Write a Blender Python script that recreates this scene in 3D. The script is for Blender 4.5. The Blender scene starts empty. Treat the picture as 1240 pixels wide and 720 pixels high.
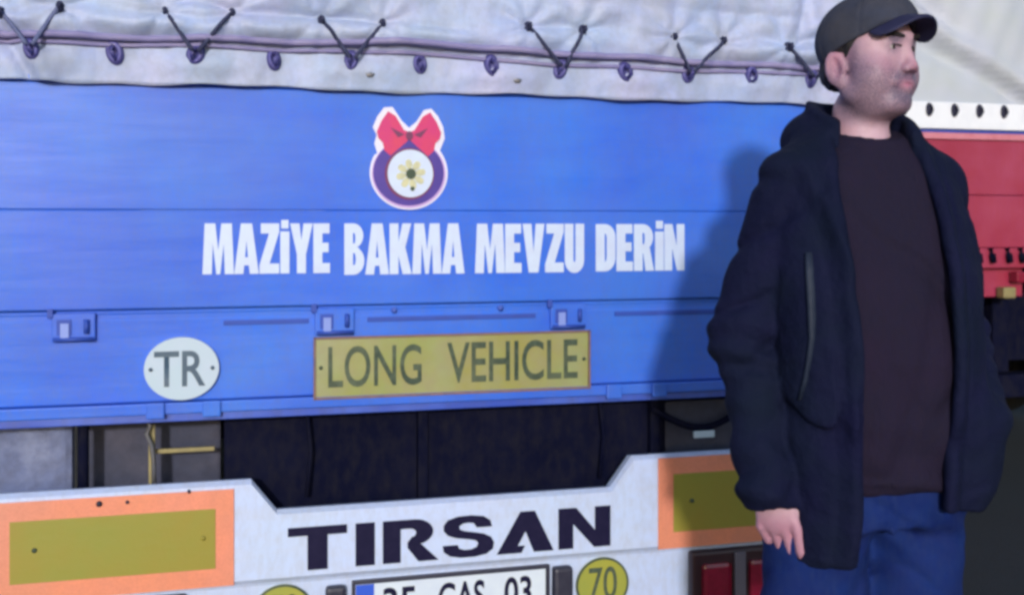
import bpy, bmesh, math, random
import numpy as np
from mathutils import Vector, Matrix

random.seed(7)
rng = np.random.RandomState(11)
SC = bpy.context.scene
COL = SC.collection
PI = math.pi
R = math.radians

# ------------------------------------------------------------------ camera
CAM_H = 1.38
YAW = R(16)
cam = bpy.data.cameras.new('camera')
cam.sensor_width = 36.0
cam.lens = 36.0 * 1400 / 1240
cam.shift_y = -90 / 1240
cam.clip_start = 0.05
cam.clip_end = 3000
cam.dof.use_dof = True
cam.dof.focus_distance = 2.75
cam.dof.aperture_fstop = 5.0
camo = bpy.data.objects.new('camera', cam)
camo.location = (0, -3.0, CAM_H)
camo.rotation_euler = (R(90), 0, -YAW)
COL.objects.link(camo)
SC.camera = camo

# ------------------------------------------------------------------ sky, sun, exposure
SUN_EL = R(13)
SUN_AZ = R(15.5)            # light travels +Y and a little to +X
w = bpy.data.worlds.new('World')
SC.world = w
w.use_nodes = True
nt = w.node_tree
sky = nt.nodes.new('ShaderNodeTexSky')
sky.sky_type = 'NISHITA'
sky.sun_disc = False
sky.sun_elevation = SUN_EL
# direction towards the sun is (-sin az, -cos az)
sky.sun_rotation = math.atan2(-math.sin(SUN_AZ), -math.cos(SUN_AZ))
sky.ozone_density = 2.2
nt.links.new(sky.outputs['Color'], nt.nodes['Background'].inputs['Color'])
nt.nodes['Background'].inputs['Strength'].default_value = 0.15
sun = bpy.data.lights.new('sun', 'SUN')
sun.energy = 2.0
sun.angle = R(3.0)
sun.color = (1.0, 0.98, 0.965)
suno = bpy.data.objects.new('sun', sun)
d = Vector((math.sin(SUN_AZ) * math.cos(SUN_EL), math.cos(SUN_AZ) * math.cos(SUN_EL), -math.sin(SUN_EL)))
suno.rotation_euler = d.to_track_quat('-Z', 'Y').to_euler()
suno.location = (-4, -14, 8)
COL.objects.link(suno)
SC.view_settings.view_transform = 'Standard'
SC.view_settings.look = 'None'
SC.view_settings.exposure = 0.18
SC.view_settings.gamma = 1.0
SC.cycles.use_denoising = True
SC.cycles.filter_width = 3.2
SC.cycles.max_bounces = 6

# ------------------------------------------------------------------ materials
def srgb(r, g, b):
    f = lambda v: (v / 255 / 12.92) if v / 255 <= 0.04045 else ((v / 255 + 0.055) / 1.055) ** 2.4
    return (f(r), f(g), f(b), 1)

def mat(name, base, rough=0.6, metal=0.0, noise=None, bump=None, rough_var=0.0, spec=0.5, coat=0.0, sss=0.0):
    """noise: list of (scale, color, amount, (sx,sy,sz)) layers mixed over the base; bump: (scale, strength, distance, stretch)"""
    m = bpy.data.materials.new(name)
    m.use_nodes = True
    n = m.node_tree
    p = n.nodes['Principled BSDF']
    p.inputs['Base Color'].default_value = base if len(base) == 4 else (*base, 1)
    p.inputs['Roughness'].default_value = rough
    p.inputs['Metallic'].default_value = metal
    p.inputs['Specular IOR Level'].default_value = spec
    p.inputs['Coat Weight'].default_value = coat
    if sss:
        p.inputs['Subsurface Weight'].default_value = sss
        p.inputs['Subsurface Radius'].default_value = (0.012, 0.004, 0.002)
        p.inputs['Subsurface Scale'].default_value = 1.0
    tc = n.nodes.new('ShaderNodeTexCoord')
    out = None
    for (sc, colr, amt, st) in (noise or []):
        mp = n.nodes.new('ShaderNodeMapping'); mp.inputs['Scale'].default_value = st
        n.links.new(tc.outputs['Object'], mp.inputs['Vector'])
        nz = n.nodes.new('ShaderNodeTexNoise'); nz.inputs['Scale'].default_value = sc
        nz.inputs['Detail'].default_value = 5; nz.inputs['Roughness'].default_value = 0.6
        n.links.new(mp.outputs[0], nz.inputs['Vector'])
        mr = n.nodes.new('ShaderNodeMapRange')
        mr.inputs['From Min'].default_value = 0.42; mr.inputs['From Max'].default_value = 0.68
        mr.inputs['To Max'].default_value = amt
        n.links.new(nz.outputs['Fac'], mr.inputs['Value'])
        mx = n.nodes.new('ShaderNodeMix'); mx.data_type = 'RGBA'
        mx.inputs[6].default_value = base if len(base) == 4 else (*base, 1)
        if out is not None: n.links.new(out, mx.inputs[6])
        mx.inputs[7].default_value = colr if len(colr) == 4 else (*colr, 1)
        n.links.new(mr.outputs[0], mx.inputs[0])
        out = mx.outputs[2]
    if out is not None: n.links.new(out, p.inputs['Base Color'])
    if rough_var:
        nz = n.nodes.new('ShaderNodeTexNoise'); nz.inputs['Scale'].default_value = 6
        nz.inputs['Detail'].default_value = 6
        n.links.new(tc.outputs['Object'], nz.inputs['Vector'])
        mr = n.nodes.new('ShaderNodeMapRange')
        mr.inputs['To Min'].default_value = rough - rough_var; mr.inputs['To Max'].default_value = rough + rough_var
        n.links.new(nz.outputs['Fac'], mr.inputs['Value']); n.links.new(mr.outputs[0], p.inputs['Roughness'])
    if bump:
        sc, stg, dist, st = bump
        mp = n.nodes.new('ShaderNodeMapping'); mp.inputs['Scale'].default_value = st
        n.links.new(tc.outputs['Object'], mp.inputs['Vector'])
        nz = n.nodes.new('ShaderNodeTexNoise'); nz.inputs['Scale'].default_value = sc; nz.inputs['Detail'].default_value = 4
        n.links.new(mp.outputs[0], nz.inputs['Vector'])
        bp = n.nodes.new('ShaderNodeBump'); bp.inputs['Strength'].default_value = stg; bp.inputs['Distance'].default_value = dist
        n.links.new(nz.outputs['Fac'], bp.inputs['Height']); n.links.new(bp.outputs[0], p.inputs['Normal'])
    return m

U = (1, 1, 1)
M = {}
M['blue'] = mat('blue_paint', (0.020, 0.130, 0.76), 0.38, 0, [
    (1.3, (0.055, 0.23, 0.80), 0.85, (1, 1, 1.6)), (3.4, (0.12, 0.18, 0.72), 0.30, (1.0, 1, 1.2)),  # the purplish blotches stand in for a reflection, painted into the colour
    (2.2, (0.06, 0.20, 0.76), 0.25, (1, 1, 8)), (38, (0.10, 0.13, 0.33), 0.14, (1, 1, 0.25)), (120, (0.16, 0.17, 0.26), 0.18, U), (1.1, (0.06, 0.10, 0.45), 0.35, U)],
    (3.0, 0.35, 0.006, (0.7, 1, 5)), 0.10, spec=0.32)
M['blue_sill'] = mat('blue_sill_paint', (0.035, 0.085, 0.50), 0.42, 0, [
    (2.4, (0.12, 0.21, 0.68), 0.6, (1, 1, 3)), (30, (0.07, 0.08, 0.22), 0.35, (1, 1, 0.3))], (8, 0.3, 0.004, U), 0.10)
M['navy'] = mat('navy_recess', (0.022, 0.070, 0.42), 0.6, 0, [(20, (0.03, 0.05, 0.28), 0.5, U)])
M['hinge_pale'] = mat('pale_blue_paint', (0.22, 0.30, 0.72), 0.5)
M['tarp'] = mat('white_tarpaulin', (0.36, 0.44, 0.73), 0.55, 0, [(1.3, (0.33, 0.43, 0.66), 0.5, (1, 1, 2.4)), 
    (2.1, (0.42, 0.54, 0.74), 0.7, (1, 1, 2)), (5, (0.56, 0.50, 0.72), 0.5, (1, 1, 1)), (14, (0.42, 0.45, 0.53), 0.28, (1, 1, 1.4)),
    (60, (0.30, 0.31, 0.38), 0.30, U), (7, (0.30, 0.33, 0.36), .35, (1.5, 1, .6))], (9, 0.6, 0.016, U), 0.08)
M['tarp_cream'] = mat('cream_tarpaulin', (0.48, 0.52, 0.60), 0.55, 0, [
    (1.5, (0.52, 0.52, 0.62), 0.6, U), (4, (0.46, 0.50, 0.48), 0.5, U)], (6, 0.35, 0.012, U), 0.08)
M['hem'] = mat('white_hem_strip', (0.82, 0.84, 0.90), 0.5, 0, [(12, (0.65, 0.67, 0.75), 0.35, U)])
M['staple'] = mat('grey_blue_staple', (0.075, 0.070, 0.27), 0.5, 0.3, [(60, (0.16, 0.16, 0.34), 0.6, U)])
M['hole'] = mat('dark_rubber', (0.02, 0.02, 0.05), 0.7)
M['cord'] = mat('dark_bungee', (0.022, 0.026, 0.075), 0.8, 0, [(90, (0.07, 0.08, 0.16), 0.6, U)])
M['cordl'] = mat('faded_bungee', (0.10, 0.12, 0.26), 0.8, 0, [(90, (0.2, 0.22, 0.36), 0.6, U)])
M['cable'] = mat('purple_grey_cable', (0.23, 0.21, 0.42), 0.6, 0, [(7, (0.33, 0.29, 0.45), 0.7, (1, 1, 1))])
M['white'] = mat('bumper_white', (0.55, 0.65, 0.93), 0.34, 0, [
    (2.2, (0.53, 0.65, 0.86), 0.7, U), (9, (0.55, 0.55, 0.63), 0.25, (1, 1, 3)), (70, (0.38, 0.37, 0.40), 0.25, (1, 1, 0.4))],
    (5, 0.2, 0.004, U), 0.08)
M['letter_black'] = mat('black_sticker', (0.008, 0.007, 0.035), 0.6, 0, [(40, (0.02, 0.016, 0.055), 0.4, U)], spec=0.15)
M['letter_white'] = mat('white_sticker', (0.60, 0.70, 0.90), 0.45, 0, [(14, (0.56, 0.62, 0.84), 0.6, U), (45, (0.55, 0.60, 0.78), 0.35, U)])
M['plate_yellow'] = mat('faded_yellow_plate', (0.31, 0.285, 0.075), 0.42, 0, [
    (7, (0.27, 0.34, 0.11), 0.8, U), (4, (0.36, 0.38, 0.24), 0.6, U), (22, (0.30, 0.26, 0.17), 0.4, U)], (15, 0.2, 0.003, U))
M['plate_edge'] = mat('plate_rust_edge', (0.23, 0.13, 0.10), 0.6, 0, [(30, (0.10, 0.08, 0.14), 0.6, U)])
M['plate_ink'] = mat('worn_green_black_ink', (0.022, 0.045, 0.028), 0.6, 0, [(55, (0.10, 0.14, 0.09), 0.5, U), (9, (0.16, 0.18, 0.10), 0.4, U)])
M['oval'] = mat('pale_oval_plate', (0.46, 0.58, 0.68), 0.45, 0, [(12, (0.50, 0.58, 0.72), 0.7, U)])
M['oval_ink'] = mat('oval_ink', (0.055, 0.095, 0.15), 0.55, 0, [(30, (0.10, 0.16, 0.20), 0.5, U)])
M['orange'] = mat('orange_reflective', (0.80, 0.27, 0.15), 0.42, 0, [(3, (0.86, 0.29, 0.20), 0.8, U), (30, (0.62, 0.22, 0.14), 0.3, U), (5, (0.55, 0.26, 0.20), 0.35, (1, 1, .4)), (150, (0.55, 0.17, 0.10), 0.3, U)], (260, 0.3, 0.001, U))
M['olive'] = mat('yellow_green_reflective', (0.31, 0.25, 0.035), 0.42, 0, [
    (4, (0.26, 0.27, 0.04), 0.8, U), (26, (0.28, 0.27, 0.04), 0.4, (1, 1, 0.4))], (60, 0.3, 0.002, U))
M['disc'] = mat('yellow_speed_disc', (0.36, 0.35, 0.05), 0.45, 0, [(15, (0.28, 0.32, 0.06), 0.7, U)])
M['plate_white'] = mat('number_plate_white', (0.66, 0.74, 0.84), 0.4, 0, [(14, (0.55, 0.62, 0.78), 0.5, U)])
M['plate_blue'] = mat('number_plate_blue', (0.03, 0.10, 0.62), 0.4)
M['black'] = mat('black_plastic', (0.018, 0.018, 0.04), 0.5, 0, [(25, (0.05, 0.05, 0.08), 0.4, U)])
M['chassis'] = mat('dark_chassis', (0.0035, 0.0045, 0.019), 0.75, 0, [(6, (0.008, 0.009, 0.026), 0.7, U), (35, (0.020, 0.019, 0.024), 0.4, (1, 1, .5))], (12, 0.4, 0.006, U), spec=0.04)
M['brown'] = mat('brown_dirty_panel', (0.045, 0.050, 0.088), 0.8, 0, [(7, (0.085, 0.080, 0.115), 0.7, U), (30, (0.03, 0.03, 0.05), 0.5, U)], (14, 0.5, 0.01, U))
M['mudpale'] = mat('mottled_grey_mudguard', (0.15, 0.18, 0.32), 0.85, 0, [
    (9, (0.25, 0.28, 0.42), 0.9, U), (26, (0.09, 0.10, 0.17), 0.6, U)], (16, 0.8, 0.02, U))
M['brass'] = mat('dull_yellow_bracket', (0.30, 0.25, 0.11), 0.55, 0.2, [(25, (0.13, 0.11, 0.08), 0.5, U)])
M['red_lens'] = mat('red_lens', (0.24, 0.008, 0.035), 0.25, 0, [(60, (0.16, 0.005, 0.02), 0.6, U)], coat=0.4)
M['lamp_house'] = mat('dark_lamp_housing', (0.030, 0.008, 0.016), 0.4, 0, [(20, (0.02, 0.01, 0.02), 0.6, U)])
M['lamp_grey'] = mat('grey_lamp_divider', (0.12, 0.11, 0.15), 0.5)
M['red'] = mat('red_board_paint', (0.31, 0.022, 0.060), 0.42, 0, [(2.5, (0.38, 0.055, 0.12), 0.8, U), (30, (0.34, 0.03, 0.05), 0.4, (1, 1, .3))], (4, 0.3, 0.005, (1, 1, 4)), 0.08)
M['pink_line'] = mat('faded_pink_trim', (0.62, 0.22, 0.28), 0.5, 0, [(20, (0.5, 0.12, 0.16), 0.6, U)])
M['rubber'] = mat('tyre_rubber', (0.016, 0.018, 0.020), 0.85, 0, [(30, (0.04, 0.04, 0.04), 0.5, U)])
M['steel'] = mat('worn_steel', (0.20, 0.20, 0.22), 0.5, 0.6, [(20, (0.10, 0.08, 0.07), 0.6, U)])
M['emb_white'] = mat('sticker_white', (0.74, 0.72, 0.86), 0.4)
M['emb_pink'] = mat('sticker_lilac_rim', (0.56, 0.36, 0.74), 0.4)
M['emb_purple'] = mat('sticker_purple', (0.055, 0.025, 0.28), 0.4, 0, [(16, (0.09, 0.04, 0.36), 0.7, U)])
M['emb_red'] = mat('sticker_magenta', (0.60, 0.020, 0.17), 0.4, 0, [(18, (0.66, 0.04, 0.10), 0.8, U)])
M['emb_dark'] = mat('sticker_wine', (0.16, 0.02, 0.10), 0.4)
M['emb_beige'] = mat('sticker_beige', (0.62, 0.60, 0.36), 0.4, 0, [(60, (0.40, 0.42, 0.32), 0.6, U)])
M['emb_pupil'] = mat('sticker_pupil', (0.03, 0.06, 0.035), 0.4)
M['jacket'] = mat('navy_black_jacket', (0.0042, 0.0058, 0.028), 0.85, 0, [(9, (0.0085, 0.0085, 0.042), 0.6, U), (3, (0.0045, 0.0115, 0.020), 0.6, U)], (22, 0.8, 0.014, U), 0.06, spec=0.14)
M['lining'] = mat('grey_blue_trim', (0.014, 0.021, 0.042), 0.6, 0, [(30, (0.035, 0.045, 0.075), 0.5, U)], spec=0.2)
M['zip'] = mat('dark_zip_teeth', (0.012, 0.014, 0.026), 0.6, 0.0, [(300, (0.006, 0.006, 0.012), 1.0, (.05, .05, 1))])
M['sweater'] = mat('dark_plum_sweater', (0.0145, 0.0120, 0.030), 0.9, 0, [(6, (0.020, 0.012, 0.034), 0.7, U), (150, (0.018, 0.012, 0.022), 0.4, (1, 1, .4))], (90, 0.9, 0.004, (1, 1, .5)), spec=0.12)
M['jeans'] = mat('blue_denim', (0.004, 0.014, 0.100), 0.85, 0, [(8, (0.008, 0.030, 0.16), 0.8, U), (120, (0.018, 0.035, 0.12), 0.4, (1, 1, .3)), (10, (0.018, 0.022, 0.11), 0.3, U)], (40, 0.4, 0.003, U), spec=0.15)
M['cap'] = mat('charcoal_cap', (0.044, 0.050, 0.080), 0.9, 0, [(12, (0.066, 0.060, 0.066), 0.7, U), (40, (0.030, 0.032, 0.045), 0.4, U)], (60, 0.5, 0.003, U), spec=0.2)
M['brim'] = mat('navy_cap_brim', (0.014, 0.014, 0.055), 0.7, 0, [(30, (0.03, 0.03, 0.09), 0.5, U)])
M['hair'] = mat('dark_hair', (0.010, 0.008, 0.010), 0.7, 0, [(60, (0.03, 0.022, 0.025), 0.7, (1, 1, .2))], (160, 0.9, 0.004, (1, 1, .15)))
M['shoe'] = mat('black_leather', (0.015, 0.014, 0.014), 0.45)
M['sole'] = mat('shoe_sole', (0.03, 0.03, 0.03), 0.8)
M['eye'] = mat('eye_white', (0.34, 0.30, 0.31), 0.3)
M['iris'] = mat('dark_iris', (0.03, 0.018, 0.012), 0.2)
M['ground'] = mat('asphalt', (0.008, 0.014, 0.024), 0.95, 0, [(0.5, (0.014, 0.022, 0.032), 0.7, U), (30, (0.012, 0.012, 0.014), 0.6, U), (160, (0.05, 0.05, 0.05), 0.3, U)], (120, 0.6, 0.01, U))

def skin_material():
    m = mat('skin', (0.56, 0.37, 0.45), 0.55, 0, [(9, (0.54, 0.30, 0.38), 0.7, U), (40, (0.44, 0.26, 0.31), 0.5, U)], (240, 0.35, 0.0015, U), 0.06, sss=0.12)
    n = m.node_tree
    p = n.nodes['Principled BSDF']
    src = p.inputs['Base Color'].links[0].from_socket
    at = n.nodes.new('ShaderNodeAttribute'); at.attribute_name = 'beard_eye_tone'; at.attribute_type = 'GEOMETRY'
    mx = n.nodes.new('ShaderNodeMix'); mx.data_type = 'RGBA'
    n.links.new(src, mx.inputs[6]); mx.inputs[7].default_value = (0.115, 0.085, 0.145, 1)
    tc = n.nodes.new('ShaderNodeTexCoord')
    sn = n.nodes.new('ShaderNodeTexNoise'); sn.inputs['Scale'].default_value = 420; sn.inputs['Detail'].default_value = 3
    n.links.new(tc.outputs['Object'], sn.inputs['Vector'])
    sr_ = n.nodes.new('ShaderNodeMapRange'); sr_.inputs['From Min'].default_value = .35; sr_.inputs['From Max'].default_value = .6
    sr_.inputs['To Min'].default_value = .55; sr_.inputs['To Max'].default_value = 1.25
    n.links.new(sn.outputs['Fac'], sr_.inputs['Value'])
    mu = n.nodes.new('ShaderNodeMath'); mu.operation = 'MULTIPLY'; mu.use_clamp = True
    n.links.new(at.outputs['Fac'], mu.inputs[0]); n.links.new(sr_.outputs[0], mu.inputs[1])
    n.links.new(mu.outputs[0], mx.inputs[0])
    at2 = n.nodes.new('ShaderNodeAttribute'); at2.attribute_name = 'flush'; at2.attribute_type = 'GEOMETRY'
    mx2 = n.nodes.new('ShaderNodeMix'); mx2.data_type = 'RGBA'
    n.links.new(mx.outputs[2], mx2.inputs[6]); mx2.inputs[7].default_value = (0.36, 0.10, 0.19, 1)
    n.links.new(at2.outputs['Fac'], mx2.inputs[0])
    n.links.new(mx2.outputs[2], p.inputs['Base Color'])
    return m
M['skin'] = skin_material()

# ------------------------------------------------------------------ object helpers
def thing(name, label, cat, loc=(0, 0, 0), rotz=0, group=None):
    o = bpy.data.objects.new(name, None)
    COL.objects.link(o)
    o.empty_display_size = 0.2
    o.location = loc; o.rotation_euler = (0, 0, rotz)
    o['label'] = label; o['category'] = cat
    if group: o['group'] = group
    return o

def link(name, me, m, parent, loc=(0, 0, 0), label=None):
    """link a mesh as one part; child coordinates are the root's own frame"""
    o = bpy.data.objects.new(name, me)
    COL.objects.link(o)
    if m is not None and not me.materials: me.materials.append(m)
    o.parent = parent
    o.location = loc
    if label: o['label'] = label
    return o

def mesh_of(bm, smooth=False, name='mesh'):
    me = bpy.data.meshes.new(name)
    bm.normal_update()
    bm.to_mesh(me); bm.free()
    if smooth:
        me.polygons.foreach_set('use_smooth', [True] * len(me.polygons))
    return me

def box_bm(bm, x0, x1, y0, y1, z0, z1, bev=0.0):
    r = bmesh.ops.create_cube(bm, size=1.0)
    for v in r['verts']:
        v.co = Vector((x0 + (v.co.x + .5) * (x1 - x0), y0 + (v.co.y + .5) * (y1 - y0), z0 + (v.co.z + .5) * (z1 - z0)))
    if bev > 0:
        es = list({e for v in r['verts'] for e in v.link_edges})
        bmesh.ops.bevel(bm, geom=es, offset=bev, segments=2, affect='EDGES', profile=0.6)
    return bm

def box(name, m, parent, x0, x1, y0, y1, z0, z1, bev=0.003, label=None):
    bm = bmesh.new(); box_bm(bm, x0, x1, y0, y1, z0, z1, bev)
    return link(name, mesh_of(bm), m, parent, label=label)

def tube_bm(bm, pts, rad, seg=10, closed=False):
    """swept tube along 3-D points; rad is a number or a list"""
    pts = [Vector(p) for p in pts]
    n = len(pts); rings = []
    for i, p in enumerate(pts):
        a = pts[(i - 1) % n] if (i > 0 or closed) else p
        b = pts[(i + 1) % n] if (i < n - 1 or closed) else p
        t = (b - a).normalized()
        ref = Vector((0, 0, 1)) if abs(t.z) < 0.9 else Vector((0, 1, 0))
        u = t.cross(ref).normalized(); v = t.cross(u).normalized()
        r = rad[i] if isinstance(rad, (list, tuple)) else rad
        rings.append([bm.verts.new(p + u * (r * math.cos(2 * PI * k / seg)) + v * (r * math.sin(2 * PI * k / seg))) for k in range(seg)])
    m_ = n if closed else n - 1
    for i in range(m_):
        A, B = rings[i], rings[(i + 1) % n]
        for k in range(seg):
            bm.faces.new((A[k], A[(k + 1) % seg], B[(k + 1) % seg], B[k]))
    if not closed:
        bm.faces.new(list(reversed(rings[0]))); bm.faces.new(rings[-1])
    bmesh.ops.recalc_face_normals(bm, faces=bm.faces)
    return bm

def tube(name, m, parent, pts, rad, seg=10, closed=False, loc=(0, 0, 0)):
    bm = bmesh.new(); tube_bm(bm, pts, rad, seg, closed)
    return link(name, mesh_of(bm, True), m, parent, loc)

def flat_mesh(polys, y, thick=0.0012, holes=True):
    """closed x-z outlines (inner ones cut holes) as a thin raised print facing -Y"""
    cu = bpy.data.curves.new('outline', 'CURVE')
    cu.dimensions = '2D'; cu.fill_mode = 'BOTH'; cu.extrude = thick / 2
    for poly in polys:
        sp = cu.splines.new('POLY'); sp.points.add(len(poly) - 1)
        for i, (x, z) in enumerate(poly): sp.points[i].co = (x, z, 0, 1)
        sp.use_cyclic_u = True
    return curve_to_mesh(cu, y)

def curve_to_mesh(cu, y, sx=1, sz=1, x0=0, z0=0):
    o = bpy.data.objects.new('tmp', cu); COL.objects.link(o)
    dg = bpy.context.evaluated_depsgraph_get()
    me = bpy.data.meshes.new_from_object(o.evaluated_get(dg))
    bpy.data.objects.remove(o); bpy.data.curves.remove(cu)
    n = len(me.vertices)
    co = np.empty(n * 3, np.float32); me.vertices.foreach_get('co', co); co = co.reshape(-1, 3)
    nc = np.stack([co[:, 0] * sx + x0, y - co[:, 2], co[:, 1] * sz + z0], 1)
    me.vertices.foreach_set('co', nc.ravel()); me.update()
    return me

def text_mesh(txt, x0, x1, z0, z1, y, offset=0.0, spacing=1.0, thick=0.0012):
    """the words scaled to fill the rectangle x0..x1, z0..z1"""
    cu = bpy.data.curves.new('text', 'FONT')
    cu.body = txt; cu.offset = offset; cu.space_character = spacing; cu.extrude = 0.0; cu.resolution_u = 5
    me = curve_to_mesh(cu, 0)
    n = len(me.vertices); co = np.empty(n * 3, np.float32); me.vertices.foreach_get('co', co); co = co.reshape(-1, 3)
    mn, mx = co.min(0), co.max(0)
    co[:, 0] = x0 + (co[:, 0] - mn[0]) / (mx[0] - mn[0]) * (x1 - x0)
    co[:, 2] = z0 + (co[:, 2] - mn[2]) / (mx[2] - mn[2]) * (z1 - z0)
    co[:, 1] = y
    me.vertices.foreach_set('co', co.ravel()); me.materials.clear(); me.update()
    return me

def ellipse(cx, cz, rx, rz, n=48):
    return [(cx + rx * math.cos(2 * PI * k / n), cz + rz * math.sin(2 * PI * k / n)) for k in range(n)]

def box_smooth(o, ang=35):
    pass

# ------------------------------------------------------------------ ground
def build_ground():
    # one sheet out to the horizon, finer and faintly uneven round the vehicles
    xs = np.concatenate([[-1500, -300, -80, -30], np.linspace(-12, 16, 57), [40, 90, 300, 1500]])
    ys = np.concatenate([[-1500, -300, -80, -30], np.linspace(-12, 20, 65), [50, 120, 300, 1500]])
    vs = []; fs = []
    for j, y in enumerate(ys):
        for i, x in enumerate(xs):
            z = 0.006 * math.sin(x * 0.9 + 1.3 * math.sin(y * .7)) * (1 if abs(x) < 17 and abs(y) < 21 else 0) - 0.006
            vs.append((x, y, z))
    nx = len(xs)
    for j in range(len(ys) - 1):
        for i in range(nx - 1):
            a = j * nx + i; fs.append((a, a + 1, a + nx + 1, a + nx))
    me = bpy.data.meshes.new('ground'); me.from_pydata(vs, [], fs)
    o = link('ground', me, M['ground'], None); o['kind'] = 'structure'
build_ground()

# ------------------------------------------------------------------ trailer pieces shared by both trailers
def wheel(root, x, y, r=0.50, wd=0.30):
    bm = bmesh.new()
    prof = [(r * .58, -wd * .42), (r * .80, -wd * .5), (r * .96, -wd * .44), (r, -wd * .3), (r, wd * .3), (r * .96, wd * .44), (r * .80, wd * .5), (r * .58, wd * .42)]
    seg = 40; rings = []
    for k in range(seg):
        a = 2 * PI * k / seg
        rings.append([bm.verts.new((q, math.cos(a) * p, math.sin(a) * p)) for p, q in prof])
    for k in range(seg):
        A, B = rings[k], rings[(k + 1) % seg]
        for i in range(len(prof) - 1): bm.faces.new((A[i], A[i + 1], B[i + 1], B[i]))
        bm.faces.new((A[-1], A[0], B[0], B[-1]))
    bmesh.ops.recalc_face_normals(bm, faces=bm.faces)
    t = link('wheel', mesh_of(bm, True), M['rubber'], root, (x, y, r))
    bm = bmesh.new()
    prof = [(0.02, -.02), (.10, -.02), (.12, .04), (.22, .05), (.27, -.06), (r * .6, -.11), (r * .6, .11)]
    rings = []
    for k in range(seg):
        a = 2 * PI * k / seg
        rings.append([bm.verts.new((q, math.cos(a) * p, math.sin(a) * p)) for p, q in prof])
    for k in range(seg):
        A, B = rings[k], rings[(k + 1) % seg]
        for i in range(len(prof) - 1): bm.faces.new((A[i], A[i + 1], B[i + 1], B[i]))
    link('rim', mesh_of(bm, True), M['steel'], t)
    return t

def underbody(root, cx, y0, length, floor_z):
    for s in (-1, 1):
        bm = bmesh.new()
        xc = cx + s * 0.48
        box_bm(bm, xc - .06, xc + .06, y0 + .35, y0 + length, floor_z - .34, floor_z - .32)
        box_bm(bm, xc - .06, xc + .06, y0 + .35, y0 + length, floor_z - .05, floor_z - .03)
        box_bm(bm, xc - .006, xc + .006, y0 + .35, y0 + length, floor_z - .32, floor_z - .05)
        link('chassis_rail', mesh_of(bm), M['chassis'], root)
    for k in range(8):
        yy = y0 + 0.9 + k * 1.5
        box('cross_member', M['chassis'], root, cx - 1.22, cx + 1.22, yy, yy + .06, floor_z - .14, floor_z - .031)
    for k in range(3):
        yy = y0 + 2.2 + k * 1.31
        for s in (-1, 1): wheel(root, cx + s * 1.03, yy)
        tube('axle', M['chassis'], root, [(cx - .95, yy, .5), (cx + .95, yy, .5)], .06, 12)
    for s in (-1, 1):
        tube('landing_leg', M['steel'], root, [(cx + s * .55, y0 + length - 2.6, floor_z - .34), (cx + s * .55, y0 + length - 2.6, .03)], .06, 8)
        box('mud_flap', M['rubber'], root, cx + s * 1.03 - .2, cx + s * 1.03 + .2, y0 + 1.50, y0 + 1.512, .18, floor_z - .15)

def staple_meshes(rx, rz):
    bm = bmesh.new()
    n = 20
    fr = [bm.verts.new((rx * math.cos(2 * PI * k / n), -.007, rz * math.sin(2 * PI * k / n))) for k in range(n)]
    bk = [bm.verts.new((rx * 1.12 * math.cos(2 * PI * k / n), .006, rz * 1.12 * math.sin(2 * PI * k / n))) for k in range(n)]
    inn = [bm.verts.new((rx * .5 * math.cos(2 * PI * k / n), -.009, rz * .5 * math.sin(2 * PI * k / n))) for k in range(n)]
    inb = [bm.verts.new((rx * .4 * math.cos(2 * PI * k / n), -.002, rz * .4 * math.sin(2 * PI * k / n))) for k in range(n)]
    for k in range(n):
        j = (k + 1) % n
        bm.faces.new((fr[k], fr[j], bk[j], bk[k])); bm.faces.new((inn[k], inn[j], fr[j], fr[k])); bm.faces.new((inb[k], inb[j], inn[j], inn[k]))
    bm.faces.new(inb)
    # the bow that the cable runs through
    tube_bm(bm, [(0, -.006, rz * .55), (0, -.026, rz * .35), (0, -.030, 0), (0, -.026, -rz * .35), (0, -.006, -rz * .6)], .0045, 8)
    bmesh.ops.recalc_face_normals(bm, faces=bm.faces)
    return mesh_of(bm, True)

# ------------------------------------------------------------------ the blue trailer
CX = 0.695
TR = thing('box_trailer', 'blue tailboard of a long lorry trailer under a white laced tarpaulin, with slogan and plates', 'trailer', (CX, 0, 0))
XL, XR = -1.275, 1.275              # its own frame: x measured from the trailer's middle
def X(x): return x - CX

def wob2(x, z, s):
    return (math.sin(x * 3.1 + z * 1.7 + s) + .6 * math.sin(x * 7.3 - z * 3.9 + 2.1 * s) + .35 * math.sin(x * 15.1 + z * 9.7 + 3.3 * s) + .2 * math.sin(x * 31 - z * 17 + s)) / 2.1

V_AT = [(-0.342, -0.064, 0.065, 1.875, 1.897, 'cordl'), (0.035, -0.072, 0.088, 1.897, 1.901, 'cord'), (0.421, -0.076, 0.080, 1.895, 1.894, 'cord'),
        (0.989, -0.099, 0.055, 1.903, 1.901, 'cord'), (1.367, -0.053, 0.099, 1.895, 1.892, 'cord'), (1.753, -0.091, 0.08, 1.881, 1.895, 'cord')]

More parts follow.
